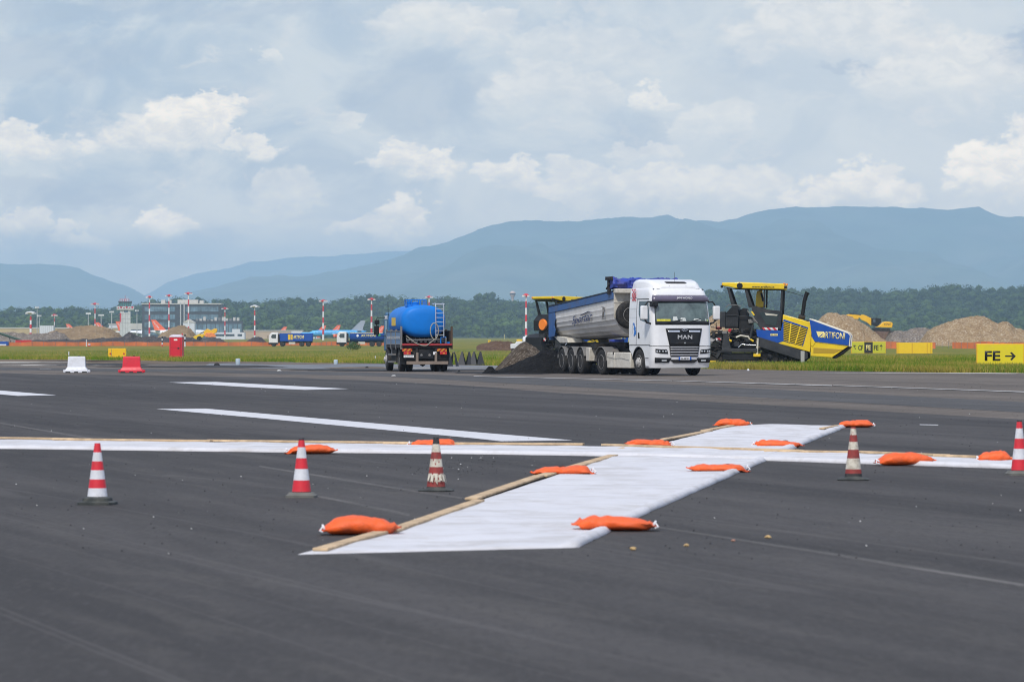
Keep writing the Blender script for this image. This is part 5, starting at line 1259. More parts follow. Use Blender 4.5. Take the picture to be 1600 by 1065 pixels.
p0, p1 = G(1131, 574), G(1166, 574); tag(MB().box(0, (p1-p0).length, -.09, .09, 0, .05).build('timber_board', M_WOOD, loc=(p0.x, p0.y, .09), bevel=.005), 'thin pale board lying in the grass under the paver', 'board')
def post(px, yb, yt, r, mts, label, name='marker_post'):
    p = G(px, yb); h = (yb-yt)*p.y/FPX; root = MB(); n = len(mts)
    for i in range(n): root.mat(i); root.lathe([(r, h*i/n), (r, h*(i+1)/n)], (0, 0, 0), n=12)
    return tag(root.build(name, mts, loc=tuple(p)), label, 'post')
post(107.5, 556, 549, .06, [M_BARW], 'tiny white edge marker behind the white barrier')
post(135, 541, 530, .09, [M_BARW, M_BARW], 'white post at the orange fence on the left')
post(139.5, 541, 537, .25, [M_REDP, M_BARW], 'low red and white marker beside the white post', 'marker_drum')
post(253.5, 541.5, 525.5, .13, [M_REDP, M_BARW, M_BLK, M_BARW, M_BLK], 'banded black and white post left of the toilet'); post(289, 541.5, 522, .14, [M_BARW, M_BARW, M_BLK, M_BARW, M_BLK], 'banded black and white post right of the toilet')
post(586.5, 562, 556, .03, [M_BARW], 'thin white peg in the grass left of the tanker')
# black folding boards
M_ABRD = mat('black_board', (.02, .022, .026), .55, var=.15, vs=5)
def aboard(px, yb, w, h, lean, label):
    p = G(px, yb); d = p.y; wm = w*d/FPX; hm = h*d/FPX; root = empty('folding_board', (p.x, p.y, .02), R(lean), label, 'folding board', 'black folding boards behind the tanker')
    for s in (-1, 1):
        MB().add([(-wm/2, s*.24, 0), (wm/2, s*.20, 0), (wm*.10, s*.03, hm), (-wm*.06, s*.03, hm), (-wm/2, s*.24+.03*s, 0), (wm/2, s*.20+.03*s, 0), (wm*.10, s*.03+.03*s, hm), (-wm*.06, s*.03+.03*s, hm)],
                 [(0, 1, 2, 3), (7, 6, 5, 4), (0, 4, 5, 1), (1, 5, 6, 2), (2, 6, 7, 3), (3, 7, 4, 0)]).build('panel', M_ABRD, root)
    MB().tube([(0, -.05, hm), (0, .05, hm)], .02).build('hinge', M_GREYM, root)
for (px, yb, w, h, ln, lab) in ((701.5, 572.5, 9, 22, 20, 'black folding board nearest the tanker'), (709, 572.5, 8, 22, 50, 'narrow tall black folding board, second from the tanker'),
        (722, 570.5, 12, 20.5, -10, 'black folding board with a gap under it, third from the tanker'), (733, 570.5, 10, 20.5, 12, 'black folding board, fourth from the tanker'), (740.5, 570.5, 12, 20.5, -14, 'broad black folding board, second from the heap'),
        (750.5, 570.5, 12, 21, 8, 'black folding board nearest the heap, standing a little apart')): aboard(px, yb, w, h, ln, lab)
# ---------------------------------------------------------------- heaps
def heap(name, out, d, depth, mt, label, seed, rough=.18, nz=26, zbase=None, lean=0.0, cat='heap', step=1.0):
    """out: top outline in photo pixels; the heap stands at distance d with the given depth"""
    x0, x1 = out[0][0], out[-1][0]; n = max(24, int((x1-x0)/step)); zb0 = zg(d) if zbase is None else zbase; V = []; F = []
    for j in range(nz+1):
        t = j/nz*2-1
        for i in range(n+1):
            px = x0+(x1-x0)*i/n; X = (px-800)*d/FPX; h = max(0, ZP(interp(out, px), d)-zb0)
            k = max(0, 1-abs(t)**1.35); e = mnoise.fractal(Vector((X*1.1/ (rough*6), t*depth/(rough*12), seed)), .9, 2.1, 6)
            z = h*k + e*rough*min(1, h*2)*(k**.35) ; V.append((X + e*rough*.6, d + t*depth/2 + lean*h, zb0 - .05 + max(0, z)))
    for j in range(nz):
        for i in range(n): F.append((j*(n+1)+i, j*(n+1)+i+1, (j+1)*(n+1)+i+1, (j+1)*(n+1)+i))
    return tag(raw(name, V, F, mt, smooth=False), label, cat)
def soil(name, c0, c1, c2, sc, bump=.8):
    m = bpy.data.materials.new(name); m.use_nodes = True; t = m.node_tree; b = t.nodes['Principled BSDF']; q = NG(t)
    P = q.n('ShaderNodeNewGeometry').outputs['Position']
    c = q.mix(q.mr(q.noise(P, sc*.25, 5, .6), .35, .65), (*c0, 1), (*c1, 1))
    c = q.mix(q.m('MULTIPLY', q.mr(q.noise(P, sc, 6, .75), .52, .64), .8), c, (*c2, 1))
    c = q.mix(q.m('MULTIPLY', q.mr(q.noise(P, sc*1.7, 5, .75), .58, .66), .6), c, tuple(x*.35 for x in c0) + (1,))
    q.put(b.inputs['Base Color'], c); b.inputs['Roughness'].default_value = .95; b.inputs['Specular IOR Level'].default_value = .12
    bn = q.n('ShaderNodeBump'); bn.inputs['Strength'].default_value = bump; bn.inputs['Distance'].default_value = .6/sc; q.put(bn.inputs['Height'], q.noise(P, sc*1.2, 5, .7)); t.links.new(bn.outputs[0], b.inputs['Normal'])
    return m
M_MILL = soil('black_millings', (.007, .007, .008), (.012, .012, .012), (.028, .026, .025), 5)
M_BRNM = soil('brown_millings', (.06, .045, .032), (.10, .08, .06), (.30, .26, .21), 6)
M_GRAVEL = soil('ochre_gravel', (.25, .165, .085), (.33, .235, .13), (.60, .52, .40), 2.2)
M_GRAV2 = soil('tan_soil', (.24, .17, .10), (.30, .21, .12), (.36, .29, .2), 1.0)
M_DGRAV = soil('dark_gravel', (.06, .055, .058), (.085, .075, .072), (.15, .13, .12), 1.1)
M_GGRAV = soil('grey_gravel', (.15, .125, .105), (.21, .17, .13), (.50, .46, .42), 2.4)
heap('brown_heap', [(764,580),(775,573),(787,560),(800,546),(811,536),(819,532),(830,536),(842,543),(856,550),(880,560),(905,572)], 168, 7.5, M_BRNM, 'brown heap of broken asphalt leaning against the black heap', 3.3, .24, 50, step=.5, zbase=0)
heap('black_heap', [(760,582),(770,579),(790,572),(815,562),(838,551),(852,543),(868,541),(885,545),(905,556),(925,568),(950,580)], 158, 6.5, M_MILL, 'steep black heap of asphalt millings behind the trailer wheels', 6.1, .22, 50, step=.5, zbase=0)
heap('black_heap', [(752,582),(757,577),(763,570.5),(769,570.5),(774,576),(784,580),(792,583)], 155, 1.8, M_MILL, 'small black heap at the foot of the brown heap', 9.1, .10, 30, step=.4, zbase=0)
M_REDDISH = soil('reddish_soil', (.10, .055, .035), (.13, .08, .05), (.2, .14, .1), 2)
heap('soil_mound', [(745,540),(760,535),(772,533),(790,533.5),(805,536),(822,540)], 560, 14, M_REDDISH, 'low reddish brown mound in the field left of the second paver', 2.2, .3)
# ================================================================ FAR OBJECTS
heap('gravel_heap', [(1268,545),(1272,520),(1278,500),(1285,492),(1292,489),(1304,488.5),(1320,492),(1340,499),(1352,506),(1365,518),(1378,528),(1394,540),(1402,546)], 800, 22, M_GRAVEL, 'ochre gravel heap right behind the raised hopper of the paver', 1.1, .55)
heap('gravel_heap', [(1376,546),(1390,517),(1400,515),(1412,518),(1424,513),(1438,510.5),(1452,512),(1462,519),(1480,528),(1500,546)], 850, 20, M_GGRAV, 'grey-brown gravel heap behind the blank yellow sign box', 5.7, .5)
heap('gravel_heap', [(1330,546),(1350,520),(1380,515.5),(1410,520),(1430,546)], 900, 20, M_REDDISH, 'low brown heap under the excavator', 2.7, .4)
heap('gravel_heap', [(1430,546),(1448,519),(1460,510),(1476,504),(1500,497.5),(1520,497),(1532,494.5),(1542,495),(1552,499),(1560,503),(1566,501.5),(1574,503),(1586,512),(1600,514),(1640,518),(1680,530),(1720,546)], 820, 30, M_GRAVEL, 'largest ochre gravel heap, behind the FE sign', 8.4, .6)
heap('gravel_heap', [(1040,546),(1070,510),(1092,497),(1108,496),(1120,492),(1132,496),(1150,510),(1180,530),(1200,546)], 700, 22, M_GRAVEL, 'brown heap seen between the tipper truck and the paver', 4.9, .5)
heap('soil_heap', [(-60,540),(-20,526),(12,519),(40,521),(60,519),(75,519.5),(88,517),(100,524),(130,541)], 870, 24, M_GGRAV, 'brown-grey soil heap behind the green conveyor', 7.3, .45)
heap('soil_heap', [(60,541),(72,521),(84,516),(100,513),(118,511),(128,508.5),(150,507.5),(166,510),(178,517),(187,524),(200,541)], 900, 26, M_GRAV2, 'tan soil heap in front of two small orange tail fins', 3.6, .5)
heap('dark_heap', [(30,541),(48,532),(80,530),(120,530),(165,528),(190,526),(200,519.5),(206,519),(213,525),(240,526),(290,527),(310,531),(335,541)], 840, 12, M_DGRAV, 'long low bank of dark grey gravel behind the orange fence', 6.6, .35)
heap('soil_heap', [(238,536),(252,520),(262,514),(270,511),(280,509.5),(288,509),(297,513),(304,520),(314,536)], 900, 22, M_GRAV2, 'sandy heap rising behind the red portable toilet', 9.9, .5)
heap('dark_heap', [(292,541),(305,534),(318,528),(332,526),(345,528),(356,536),(366,541)], 850, 10, M_DGRAV, 'dark gravel heap under the yellow loader', 2.4, .35)
heap('dark_heap', [(376,541),(390,529),(398,525.5),(408,528),(425,541)], 860, 10, M_DGRAV, 'small dark pointed heap left of the white-cabbed truck', 5.1, .35)
# orange mesh fences
M_NET = mat('orange_mesh', (.55, .15, .045), .9, var=.25, vs=.35, dirt=((.30, .13, .06), .6, .25))
def netting(x0, x1, py, h, label, gaps=(), d=None):
    D_ = d; root = empty('mesh_fence', tuple(AT((x0+x1)/2, D_)), 0, label, 'fence'); cx = (x0+x1)/2; zb = zg(D_); V = []; F = []; n = int((x1-x0)/2)
    for i in range(n+1):
        px = x0+(x1-x0)*i/n; X = (px-cx)*D_/FPX; e = mnoise.noise(Vector((X*.25, py, 0))); top = h*(1 + .28*e); V += [(X, .25*e, .02), (X, .25*e + .05, top)]
    F = [(2*i, 2*i+2, 2*i+3, 2*i+1) for i in range(n) if not any(a <= x0+(x1-x0)*i/n <= b for a, b in gaps)]
    o = raw('netting', V, F, M_NET, parent=root); s_ = o.modifiers.new('thick', 'SOLIDIFY'); s_.thickness = .02
    for i in range(0, n+1, max(1, n//24)):
        MB().tube([(V[2*i][0], -.05, 0), (V[2*i][0], -.05, h*1.12)], .035, 6).build('stake', M_GREYM, root)
    return root
netting(-40, 425, 535, .85, 'long orange plastic mesh fence across the left of the field', d=800)
netting(430, 640, 535, .8, 'orange mesh fence showing between and beside the two distant trucks', d=830)
netting(1382, 1660, 538, 1.05, 'orange mesh fence in front of the gravel heaps on the right', gaps=((1462, 1486),), d=640)
# blue & red skips, conveyor at far left
def fbox(name, x0, x1, yt, yb, dep, d, mt, label, cat, extra=None, bev=.04):
    zb = max(zg(d)-.0, ZP(yb, d)); w = (x1-x0)*d/FPX; h = ZP(yt, d)-zb; c = AT((x0+x1)/2, d); root = empty(name, (c.x, c.y+dep/2, zb), 0, label, cat)
    MB().box(-w/2, w/2, -dep/2, dep/2, 0, h).build('shell', mt, root, bevel=bev); return root, w, h, -dep/2
r_, w, h, yf = fbox('skip_container', 24, 49, 531.2, 537.5, 2.2, 820, M_REDP, 'low red skip at the far left behind the orange fence', 'skip')
for i in range(6): MB().box(-w/2+w*(i+.5)/6-.05, -w/2+w*(i+.5)/6+.05, yf-.06, yf, 0, h).build('rib', M_REDP, r_)
r_, w, h, yf = fbox('container', -8, 12, 533.5, 540, 2.2, 780, M_ROYAL, 'blue and white container cut by the left edge of the picture', 'container')
MB().box(-w/2+.05, w/2-.3, yf-.03, yf, h*.05, h*.4).build('panel', M_BARW, r_)
cv = empty('conveyor', tuple(AT(10, 850)), 0, 'dark green sloping conveyor arm reaching down at the far left', 'conveyor')
def fp(px, py, d, cx): return ((px-cx)*d/FPX, 0, ZP(py, d)-zg(d))
cm = MB(); a, b = fp(-20, 514, 850, 10), fp(34, 532, 850, 10); cm.tube([a, b], .30, 6); cm.build('boom', mat('dark_green_steel', (.03, .07, .05), .6), cv)
for px in (14, 26): q = fp(px, 514+18*(px+20)/54, 850, 10); MB().tube([(q[0], 0, q[2]), (q[0]+.6, 0, 0)], .08, 6).build('leg', M_DARKM, cv)
# distant tipper lorries (side view, facing left)
def lorry(px0, px1, d, paint, label):
    w = (px1-px0)*d/FPX; c = AT((px0+px1)/2, d); k = w/9.6; root = empty('tipper_lorry', (c.x, c.y, c.z), 0, label, 'truck', 'lorries parked beyond the field'); root.scale = (k, k, k)
    cb = MB(); cb.prism([(-4.7, .55), (-2.75, .55), (-2.75, 2.95), (-3.0, 3.05), (-4.1, 3.05), (-4.55, 2.6), (-4.75, 1.7)], -1.2, 1.2); co = cb.build('cab', M_WPAINT, root, bevel=.1)
    MB().prism([(-4.05, 1.75), (-3.15, 1.75), (-3.15, 2.6), (-4.0, 2.6), (-4.25, 2.1)], -1.215, -1.205).build('side_window', M_GLASS, co); MB().prism([(-4.78, 1.75), (-4.56, 2.6), (-4.50, 2.6), (-4.70, 1.75)], -1.0, 1.0).build('windscreen', M_GLASS, co)
    MB().box(-4.8, -2.8, -1.21, 1.21, .45, .85).build('bumper', M_BLACKP, co, bevel=.05)
    MB().box(-4.95, -4.85, -1.5, -1.3, 1.7, 2.4).build('mirror', M_BLACKP, co)
    MB().box(-2.75, -2.45, -1.1, 1.1, .9, 2.7).build('intake', M_DARKM, root)
    MB().box(-4.4, 4.7, -.5, .5, .75, 1.15).build('chassis', M_DARKM, root)
    for x in (-3.7, -1.8, 2.4, 3.8):
        for s in (-1, 1): wheel(root, x, s*1.0, s, .52, .3, False, 'drive')
    MB().box(-.4, 1.0, -1.2, -.8, .5, .95).build('side_box', M_CREAM, root)
    if paint == 'box':
        b = MB(); b.prism([(-2.3, 1.15), (4.75, 1.15), (4.85, 2.85), (-2.4, 2.85)], -1.25, 1.25); bo = b.build('tipper_body', M_ROYAL, root, bevel=.03)
        for x in (-2.3, .0, 2.3, 4.6): MB().box(x, x+.1, -1.29, 1.29, 1.15, 2.9).build('rib', M_ROYAL, bo)
        MB().prism([(-.55, 1.45), (.45, 1.45), (.45, 2.6), (-.55, 2.6)], -1.262, -1.268).build('panel', M_YEL, bo)
        text('ARTIFONI', .8, M_YTEXT, bo, (1.75, -1.275, 2.02), (R(90), 0, 0), w=2.3, bold=.03)
    else:
        rg = []
        for (x, kk) in ((-2.1, .9), (-1.9, 1), (4.6, 1), (5.0, .8)):
            rg.append([(x + (.35*(1-i/8) if x > 4 else 0), y*kk, 1.05+z*1.75) for i, (y, z) in enumerate([(-1.25, 1), (-1.25, .5), (-1.0, .18), (-.5, .0), (.5, .0), (1.0, .18), (1.25, .5), (1.25, 1)])])
        bo = MB().loft(rg).build('tipper_body', M_ROYAL, root, smooth=40); MB().box(-2.0, 4.6, -1.3, 1.3, 2.66, 2.80).build('rail', M_CREAM, bo)
        text('ARTIFONI', .5, M_YTEXT, bo, (1.7, -1.262, 2.2), (R(90), 0, 0), w=3.0, bold=.02); MB().lathe([(.001, -1.27), (.3, -1.27), (.3, -1.26)], (-.5, 0, 2.2), 'y', 4).build('emblem', M_WTEXT, bo)
        MB().lathe([(.001, -1.27), (.28, -1.27), (.28, -1.26)], (3.9, 0, 2.3), 'y', 14).build('emblem', mat('green_decal', (.03, .35, .15), .5), bo)
    return root
lorry(420, 489, 775, 'box', 'distant lorry with white cab and box-shaped blue tipper with a yellow panel')
lorry(526, 600, 770, 'tub', 'distant lorry with white cab and rounded blue tipper with small lettering')
# bush, small vehicles
def bush(px, yb, w, h, label, seed):
    p = G(px, yb); d = p.y; wm = w*d/FPX; hm = h*d/FPX; rr = np.random.RandomState(seed); n = 900; c = rr.normal(0, 1, (n, 3)); c /= np.linalg.norm(c, axis=1)[:, None]; c *= rr.uniform(.4, 1.05, n)[:, None]
    c = c*np.array([wm*.5, wm*.4, hm*.5]) + np.array([p.x, p.y+wm*.4, p.z+hm*.48]); v = (c[:, None, :] + rr.uniform(-.16, .16, (n, 3, 3))*hm*.6).astype(np.float32)
    o = raw('bush', v.reshape(-1, 3), np.arange(n*3).reshape(-1, 3), mat('bush_leaves', (.06, .12, .02), .8, var=.4, vs=1.0)); return tag(o, label, 'bush')
bush(552, 546.5, 24, 13, 'round green bush in front of the distant lorry with the rounded tipper', 4)
# white tank trailer and low things beyond the second paver
c = AT(835, 520, zg(520)); tt = empty('tank_trailer', tuple(c), R(4), 'white cylindrical tank trailer far behind the black heap', 'tank trailer')
MB().lathe([(.001, -1.6), (.5, -1.58), (.62, -1.45), (.62, 1.3), (.5, 1.45), (.001, 1.5)], (0, 0, 1.45), 'x', 24).build('tank', M_BARW, tt, smooth=50)
MB().box(-1.8, 1.6, -.4, .4, .6, .85).build('frame', M_DARKM, tt)
for x in (-.6, .6):
    for s in (-1, 1): wheel(tt, x, s*.6, s, .35, .2, False, 'steer')
c = AT(812, 500, zg(500)); cr = empty('pickup_truck', tuple(c), 0, 'small white truck with a yellow roof far behind the brown heap', 'pickup truck')
MB().prism([(-1.2, .5), (.9, .5), (.95, 1.1), (.5, 1.2), (.3, 1.45), (-.4, 1.45), (-.6, 1.15), (-1.2, 1.1)], -.7, .7).build('body', M_BARW, cr, bevel=.06); MB().box(-.4, .35, -.6, .6, 1.46, 1.7).build('roof', M_YEL, cr, bevel=.04)
for x in (-.8, .6):
    for s in (-1, 1): wheel(cr, x, s*.6, s, .28, .18, False, 'steer')
c = AT(764.5, 760, zg(760)); yb_ = empty('utility_box', tuple(c), 0, 'little yellow utility cabinet at the far edge of the field', 'cabinet')
MB().box(-.25, .25, -.2, .2, 0, 1.2).build('cabinet', M_YEL, yb_, bevel=.04); MB().box(-.29, .29, -.24, .24, 1.2, 1.3).build('lid', M_YEL, yb_, bevel=.03)
post(800.5, 541, 534.5, .06, [M_YEL], 'thin yellow stake in the field left of the brown heap'); post(788, 529.5, 522, .12, [M_YTEXT], 'pale yellow stake at the foot of the woods')
# excavator on the heap
ed = 850; s_ = ed/FPX; ex0 = AT(1375, ed, ZP(515.5, ed)); EX = empty('excavator', tuple(ex0), 0, 'yellow excavator on top of the heaps with its boom folded forward', 'excavator')
def ep(*pts): return [((a-1375)*s_, (515.5-b)*s_) for a, b in pts]
M_EY = mat('excavator_yellow', (.85, .47, .01), .45, var=.05, vs=1)
MB().prism(ep((1367,511),(1393,512),(1394,506),(1393,503.5),(1386,502.2),(1379,503),(1372,509)), -1.4, 1.4).build('counterweight', M_EY, EX, bevel=.1)
MB().prism(ep((1361,497),(1368,496.5),(1376,497.5),(1376,503),(1370,510),(1361,507)), -1.3, .4).build('cab', M_BLACKP, EX, bevel=.06)
MB().prism(ep((1363,498.5),(1367,498),(1367,504),(1363,503)), -1.32, -1.31).build('cab_window', M_GLASS, EX)
MB().prism(ep((1361,509),(1363,498),(1352,492.5),(1347,491.2),(1341,494.2),(1346,499.5),(1354,503)), -.3, .3).build('boom', M_EY, EX, bevel=.04)
MB().prism(ep((1341,498.5),(1343,492.3),(1326,490.8),(1321,492.2),(1320,495),(1324,497)), -.22, .22).build('arm', M_EY, EX, bevel=.03)
MB().prism(ep((1319.5,495),(1324,491),(1327,494),(1327,500),(1321,500)), -.5, .5).build('bucket', M_EY, EX, bevel=.03)
MB().tube([ep((1345,491.5))[0][:1]+(0,)+ep((1345,491.5))[0][1:], ep((1327,490.4))[0][:1]+(0,)+ep((1327,490.4))[0][1:]], .1, 8).build('hydraulic_ram', M_BLACKP, EX)
for y in (-1.2, .7): MB().prism(ep((1364,512),(1389,513),(1391,515.5),(1389,517.5),(1367,517),(1363,514.5)), y, y+.5).build('track', M_DARKM, EX, bevel=.08)
text('KOMAT', .5, M_BTEXT, EX, (ep((1386,506.5))[0][0], -1.42, ep((1386,506.5))[0][1]), (R(90), 0, 0), w=1.6)
# yellow loader on the left
ld_ = 880; s2_ = ld_/FPX; lo0 = AT(318, ld_, ZP(534, ld_)); LO = empty('wheel_loader', tuple(lo0), 0, 'yellow loader with raised arm and bucket, tilted on the dark heap', 'loader')
def lp(*pts): return [((a-318)*s2_, (534-b)*s2_) for a, b in pts]
MB().prism(lp((296,532),(304,525),(311,522),(318,521.5),(319,526),(310,530),(301,533)), -.9, .9).build('body', M_YEL, LO, bevel=.08)
MB().prism(lp((318,524),(319,517),(324,513.5),(330,516),(336,513),(340,514),(338,520),(331,522),(326,526)), -.7, .7).build('arm', M_EY, LO, bevel=.05)
MB().prism(lp((320,526),(322,520),(331,519.5),(336,522),(338,526),(331,527)), -.8, .8).build('bucket', mat('orange_bucket', (.8, .25, .08), .5, var=.2), LO, bevel=.05)
for (a, b) in ((301, 531), (312, 529)): MB().lathe([(.001, -1.1), (.5, -1.1), (.6, -1.0), (.6, -.75), (.001, -.75)], (lp((a, b))[0][0], 0, lp((a, b))[0][1]), 'y', 16).build('wheel', M_TYRE, LO)
MB().tube([(lp((310,523))[0][0], 0, lp((310,523))[0][1]), (lp((322,516))[0][0], 0, lp((322,516))[0][1])], .1).build('hydraulic_ram', M_DARKM, LO)
# light masts
M_MRED = mat('mast_red', (.62, .03, .05), .5); M_MWHT = mat('mast_white', (.75, .75, .75), .5); M_MGREY = mat('mast_grey', (.45, .46, .46), .5)
def mast(px, yt, d, head, label, red=True, w=.45, hw_=3.2, bands=7):
    c = AT(px, d); Hh = ZP(yt, d)-c.z; root = empty('light_mast', tuple(c), R((px*37) % 60), label, 'light mast', 'apron light masts' if red else 'plain light poles')
    m = MB()
    for i in range(bands):
        m.mat((i+1) % 2 if red else 0); a, b = i/bands, (i+1)/bands; m.lathe([(w*(1-.45*a), Hh*a), (w*(1-.45*b), Hh*b)], (0, 0, 0), n=10)
    m.build('pole', [M_MRED, M_MWHT] if red else [M_MGREY], root, smooth=40)
    hb = MB()
    if head == 'cross':
        hb.box(-hw_, hw_, -.25, .25, Hh-.55, Hh-.1); hb.box(-.25, .25, -hw_, hw_, Hh-.6, Hh-.15); hb.lathe([(.7, Hh-.9), (.9, Hh-.3), (.5, Hh+.2)], (0, 0, 0), n=10)
    elif head == 'disc': hb.lathe([(.4, Hh-1.0), (hw_, Hh-.35), (hw_, Hh-.1), (.2, Hh+.2)], (0, 0, 0), n=14)
    else: hb.box(-hw_*.4, hw_*.4, -.3, .3, Hh-.8, Hh)
    ho_ = hb.build('head', M_MRED if red and head == 'cross' else M_MWHT if head != 'cross' else M_MGREY, root)
    if head in ('cross', 'disc'):
        for k in range(4): a = k*math.pi/2; MB().box(-.45, .45, -.3, .3, -.35, .15).build('floodlight', M_MWHT, ho_, loc=(math.cos(a)*hw_, math.sin(a)*hw_, Hh-.5))
    return root
mast(48, 487, 1500, 'disc', 'short red and white light mast with a flat disc head, farthest left', hw_=1.8, w=.55)
mast(58, 479, 1900, 'plain', 'thin grey light pole right of the leftmost mast', red=False, w=.25, hw_=2.6)
mast(61.5, 492, 1900, 'plain', 'short thin grey pole close beside a taller one at the left', red=False, w=.3)
mast(85, 491, 2000, 'cross', 'short red-topped light mast between the left container and the orange fins', w=.3, hw_=1.2)
mast(138, 488.5, 2000, 'plain', 'white light pole left of the tall mast by the control tower', red=False, w=.3)
mast(148.5, 473.5, 2000, 'cross', 'tall red and white light mast left of the control tower', w=.42, hw_=2.0)
mast(158, 491, 2000, 'plain', 'white pole with a boxy double head between mast and control tower', red=False, w=.3, hw_=3.6)
mast(174.5, 486, 2050, 'plain', 'white light pole just left of the control tower', red=False, w=.35)
mast(214, 484, 2050, 'plain', 'thin grey pole between the control tower and the glass office block', red=False, w=.3)
mast(233.5, 462.5, 1900, 'cross', 'tall red and white mast in front of the left end of the office block', w=.5, hw_=1.6)
mast(264, 460.5, 1900, 'cross', 'tall red and white mast before the left half of the office block', w=.45, hw_=1.8)
mast(294.5, 457, 1850, 'cross', 'tallest red and white mast, in front of the middle of the office block', w=.48, hw_=1.8)
mast(351.5, 480.5, 2100, 'cross', 'red-topped mast above the low wing of the office block', w=.4, hw_=1.8)
mast(398, 477, 1700, 'disc', 'red and white mast with a flat white disc head', w=.42, hw_=1.7)
mast(505, 468.5, 1800, 'cross', 'red and white mast among the orange tail fins', w=.5, hw_=1.7)
mast(580.5, 466, 1800, 'cross', 'red and white mast left of the water tanker', w=.55, hw_=1.7)
mast(670.5, 462.5, 1900, 'cross', 'red and white mast sticking up behind the blue tank', w=.5, hw_=1.7)
mast(822, 459.5, 1300, 'cross', 'red and white mast rising left of the second paver', w=.45, hw_=1.1)
# aircraft
M_FIN = mat('orange_fin', (.85, .13, .03), .45, var=.04, vs=.2); M_ACW = mat('aircraft_white', (.74, .75, .77), .35); M_ACB = mat('aircraft_sky_blue', (.06, .36, .72), .4, var=.25, vs=.1); M_FING = mat('grey_fin', (.30, .33, .38), .5)
def plane(px, yt, d, face, label, fin='orange', fus='white', yaw=0.0, low=0.0):
    """px, yt: pixel of the fin's tip; face +1: nose to the right"""
    k = (ZP(yt, d)-zg(d))/11.8; c = AT(px, d); root = empty('airliner', (c.x - face*1.2*k, c.y, c.z - low), R(yaw), label, 'airliner', 'airliners parked at the terminal'); root.scale = (k*face, k, k)
    rg = []
    for (x, r, z) in ((-1.5, .15, 4.9), (1, .7, 4.6), (4, 1.5, 4.1), (8, 1.95, 3.75), (14, 2.0, 3.7), (29, 2.0, 3.7), (32.5, 1.75, 3.6), (34.5, 1.15, 3.35), (35.6, .3, 3.1)):
        rg.append([(x, math.cos(2*math.pi*i/20)*r, z+math.sin(2*math.pi*i/20)*r) for i in range(20)])
    fo = MB().loft(rg).build('fuselage', M_ACW if fus == 'white' else M_ACB, root, smooth=50)
    wd = MB()
    for i in range(30): wd.box(6+i*.85, 6.35+i*.85, -2.03, 2.03, 4.1, 4.5)
    wd.build('windows', M_SEAM, fo)
    fm = M_FIN if fin == 'orange' else M_FING
    fn = MB().prism([(4.6, 5.2), (8.3, 5.6), (2.2, 11.8), (.2, 11.8)] if 0 else [(1.2, 5.3), (8.2, 5.7), (1.9, 11.8), (-.9, 11.8)], -.2, .2).build('tail_fin', fm, root, bevel=.05)
    if fin == 'orange' :
        for s in (-1, 1): 
            if s*face < 0 or s < 0: pass
        t = text('easyJet', 1.25, M_WTEXT, fn, (2.2, -.23, 8.6), (R(90), R(50), 0), w=5.2)
        if face < 0: t.scale = (-1, 1, 1); t.rotation_euler = (R(90), R(50+0), 0)
    for s in (-1, 1):
        MB().loft([[(2.0, s*.5, 5.0), (5.4, s*.5, 5.1), (5.4, s*.5, 5.25), (2.0, s*.5, 5.15)], [(0.2, s*6, 5.6), (1.8, s*6, 5.6), (1.8, s*6, 5.68), (.2, s*6, 5.68)]]).build('tailplane', M_ACW, root)
        MB().loft([[(13, s*1.6, 2.9), (20.5, s*1.6, 2.7), (20.5, s*1.6, 3.2), (13, s*1.6, 3.2)], [(9.8, s*16.5, 4.3), (11.5, s*16.5, 4.3), (11.5, s*16.5, 4.45), (9.8, s*16.5, 4.45)]]).build('wing', M_ACW, root)
        MB().lathe([(.55, -2.2), (1.0, -1.0), (1.05, 1.3), (.85, 1.8), (.75, 1.7)], (17.5, s*5.6, 1.9), 'x', 16).build('engine', M_ACW if fus == 'white' else M_FIN, root, smooth=50)
        MB().lathe([(.55, -.2), (.55, .2)], (15.5, s*3.2, .55), 'y', 12).build('wheel', M_TYRE, root)
    MB().tube([(15.5, -3.2, .6), (15.5, -3.2, 3)], .2).build('gear_leg', M_GREYM, root); MB().tube([(15.5, 3.2, .6), (15.5, 3.2, 3)], .2).build('gear_leg', M_GREYM, root); MB().tube([(31, 0, .3), (31, 0, 2.6)], .2).build('nose_leg', M_GREYM, root)
    return root
plane(107, 506, 2900, 1, 'airliner whose small orange fin peeks over the tan heap, left of two')
plane(153, 503.5, 2850, 1, 'airliner whose small orange fin shows at the top of the tan heap')
plane(185.5, 502, 2500, 1, 'white airliner with an orange fin in front of the control tower')
plane(241.5, 499.5, 2250, 1, 'white airliner with an orange fin in front of the office block')
plane(445, 510.3, 2700, -1, 'airliner with a small orange fin above the cab of the box-bodied lorry')
plane(506, 508.3, 2600, -1, 'white airliner with an orange fin right at the foot of a mast')
plane(528.5, 507.8, 2450, -1, 'sky-blue airliner with an orange fin between the two lorries', fus='blue')
plane(566, 500.5, 2400, -1, 'airliner with a grey fin behind the rounded tipper', fin='grey', fus='blue')
plane(597, 509, 2400, -1, 'airliner glimpsed in the gap left of the water tanker', fus='blue')
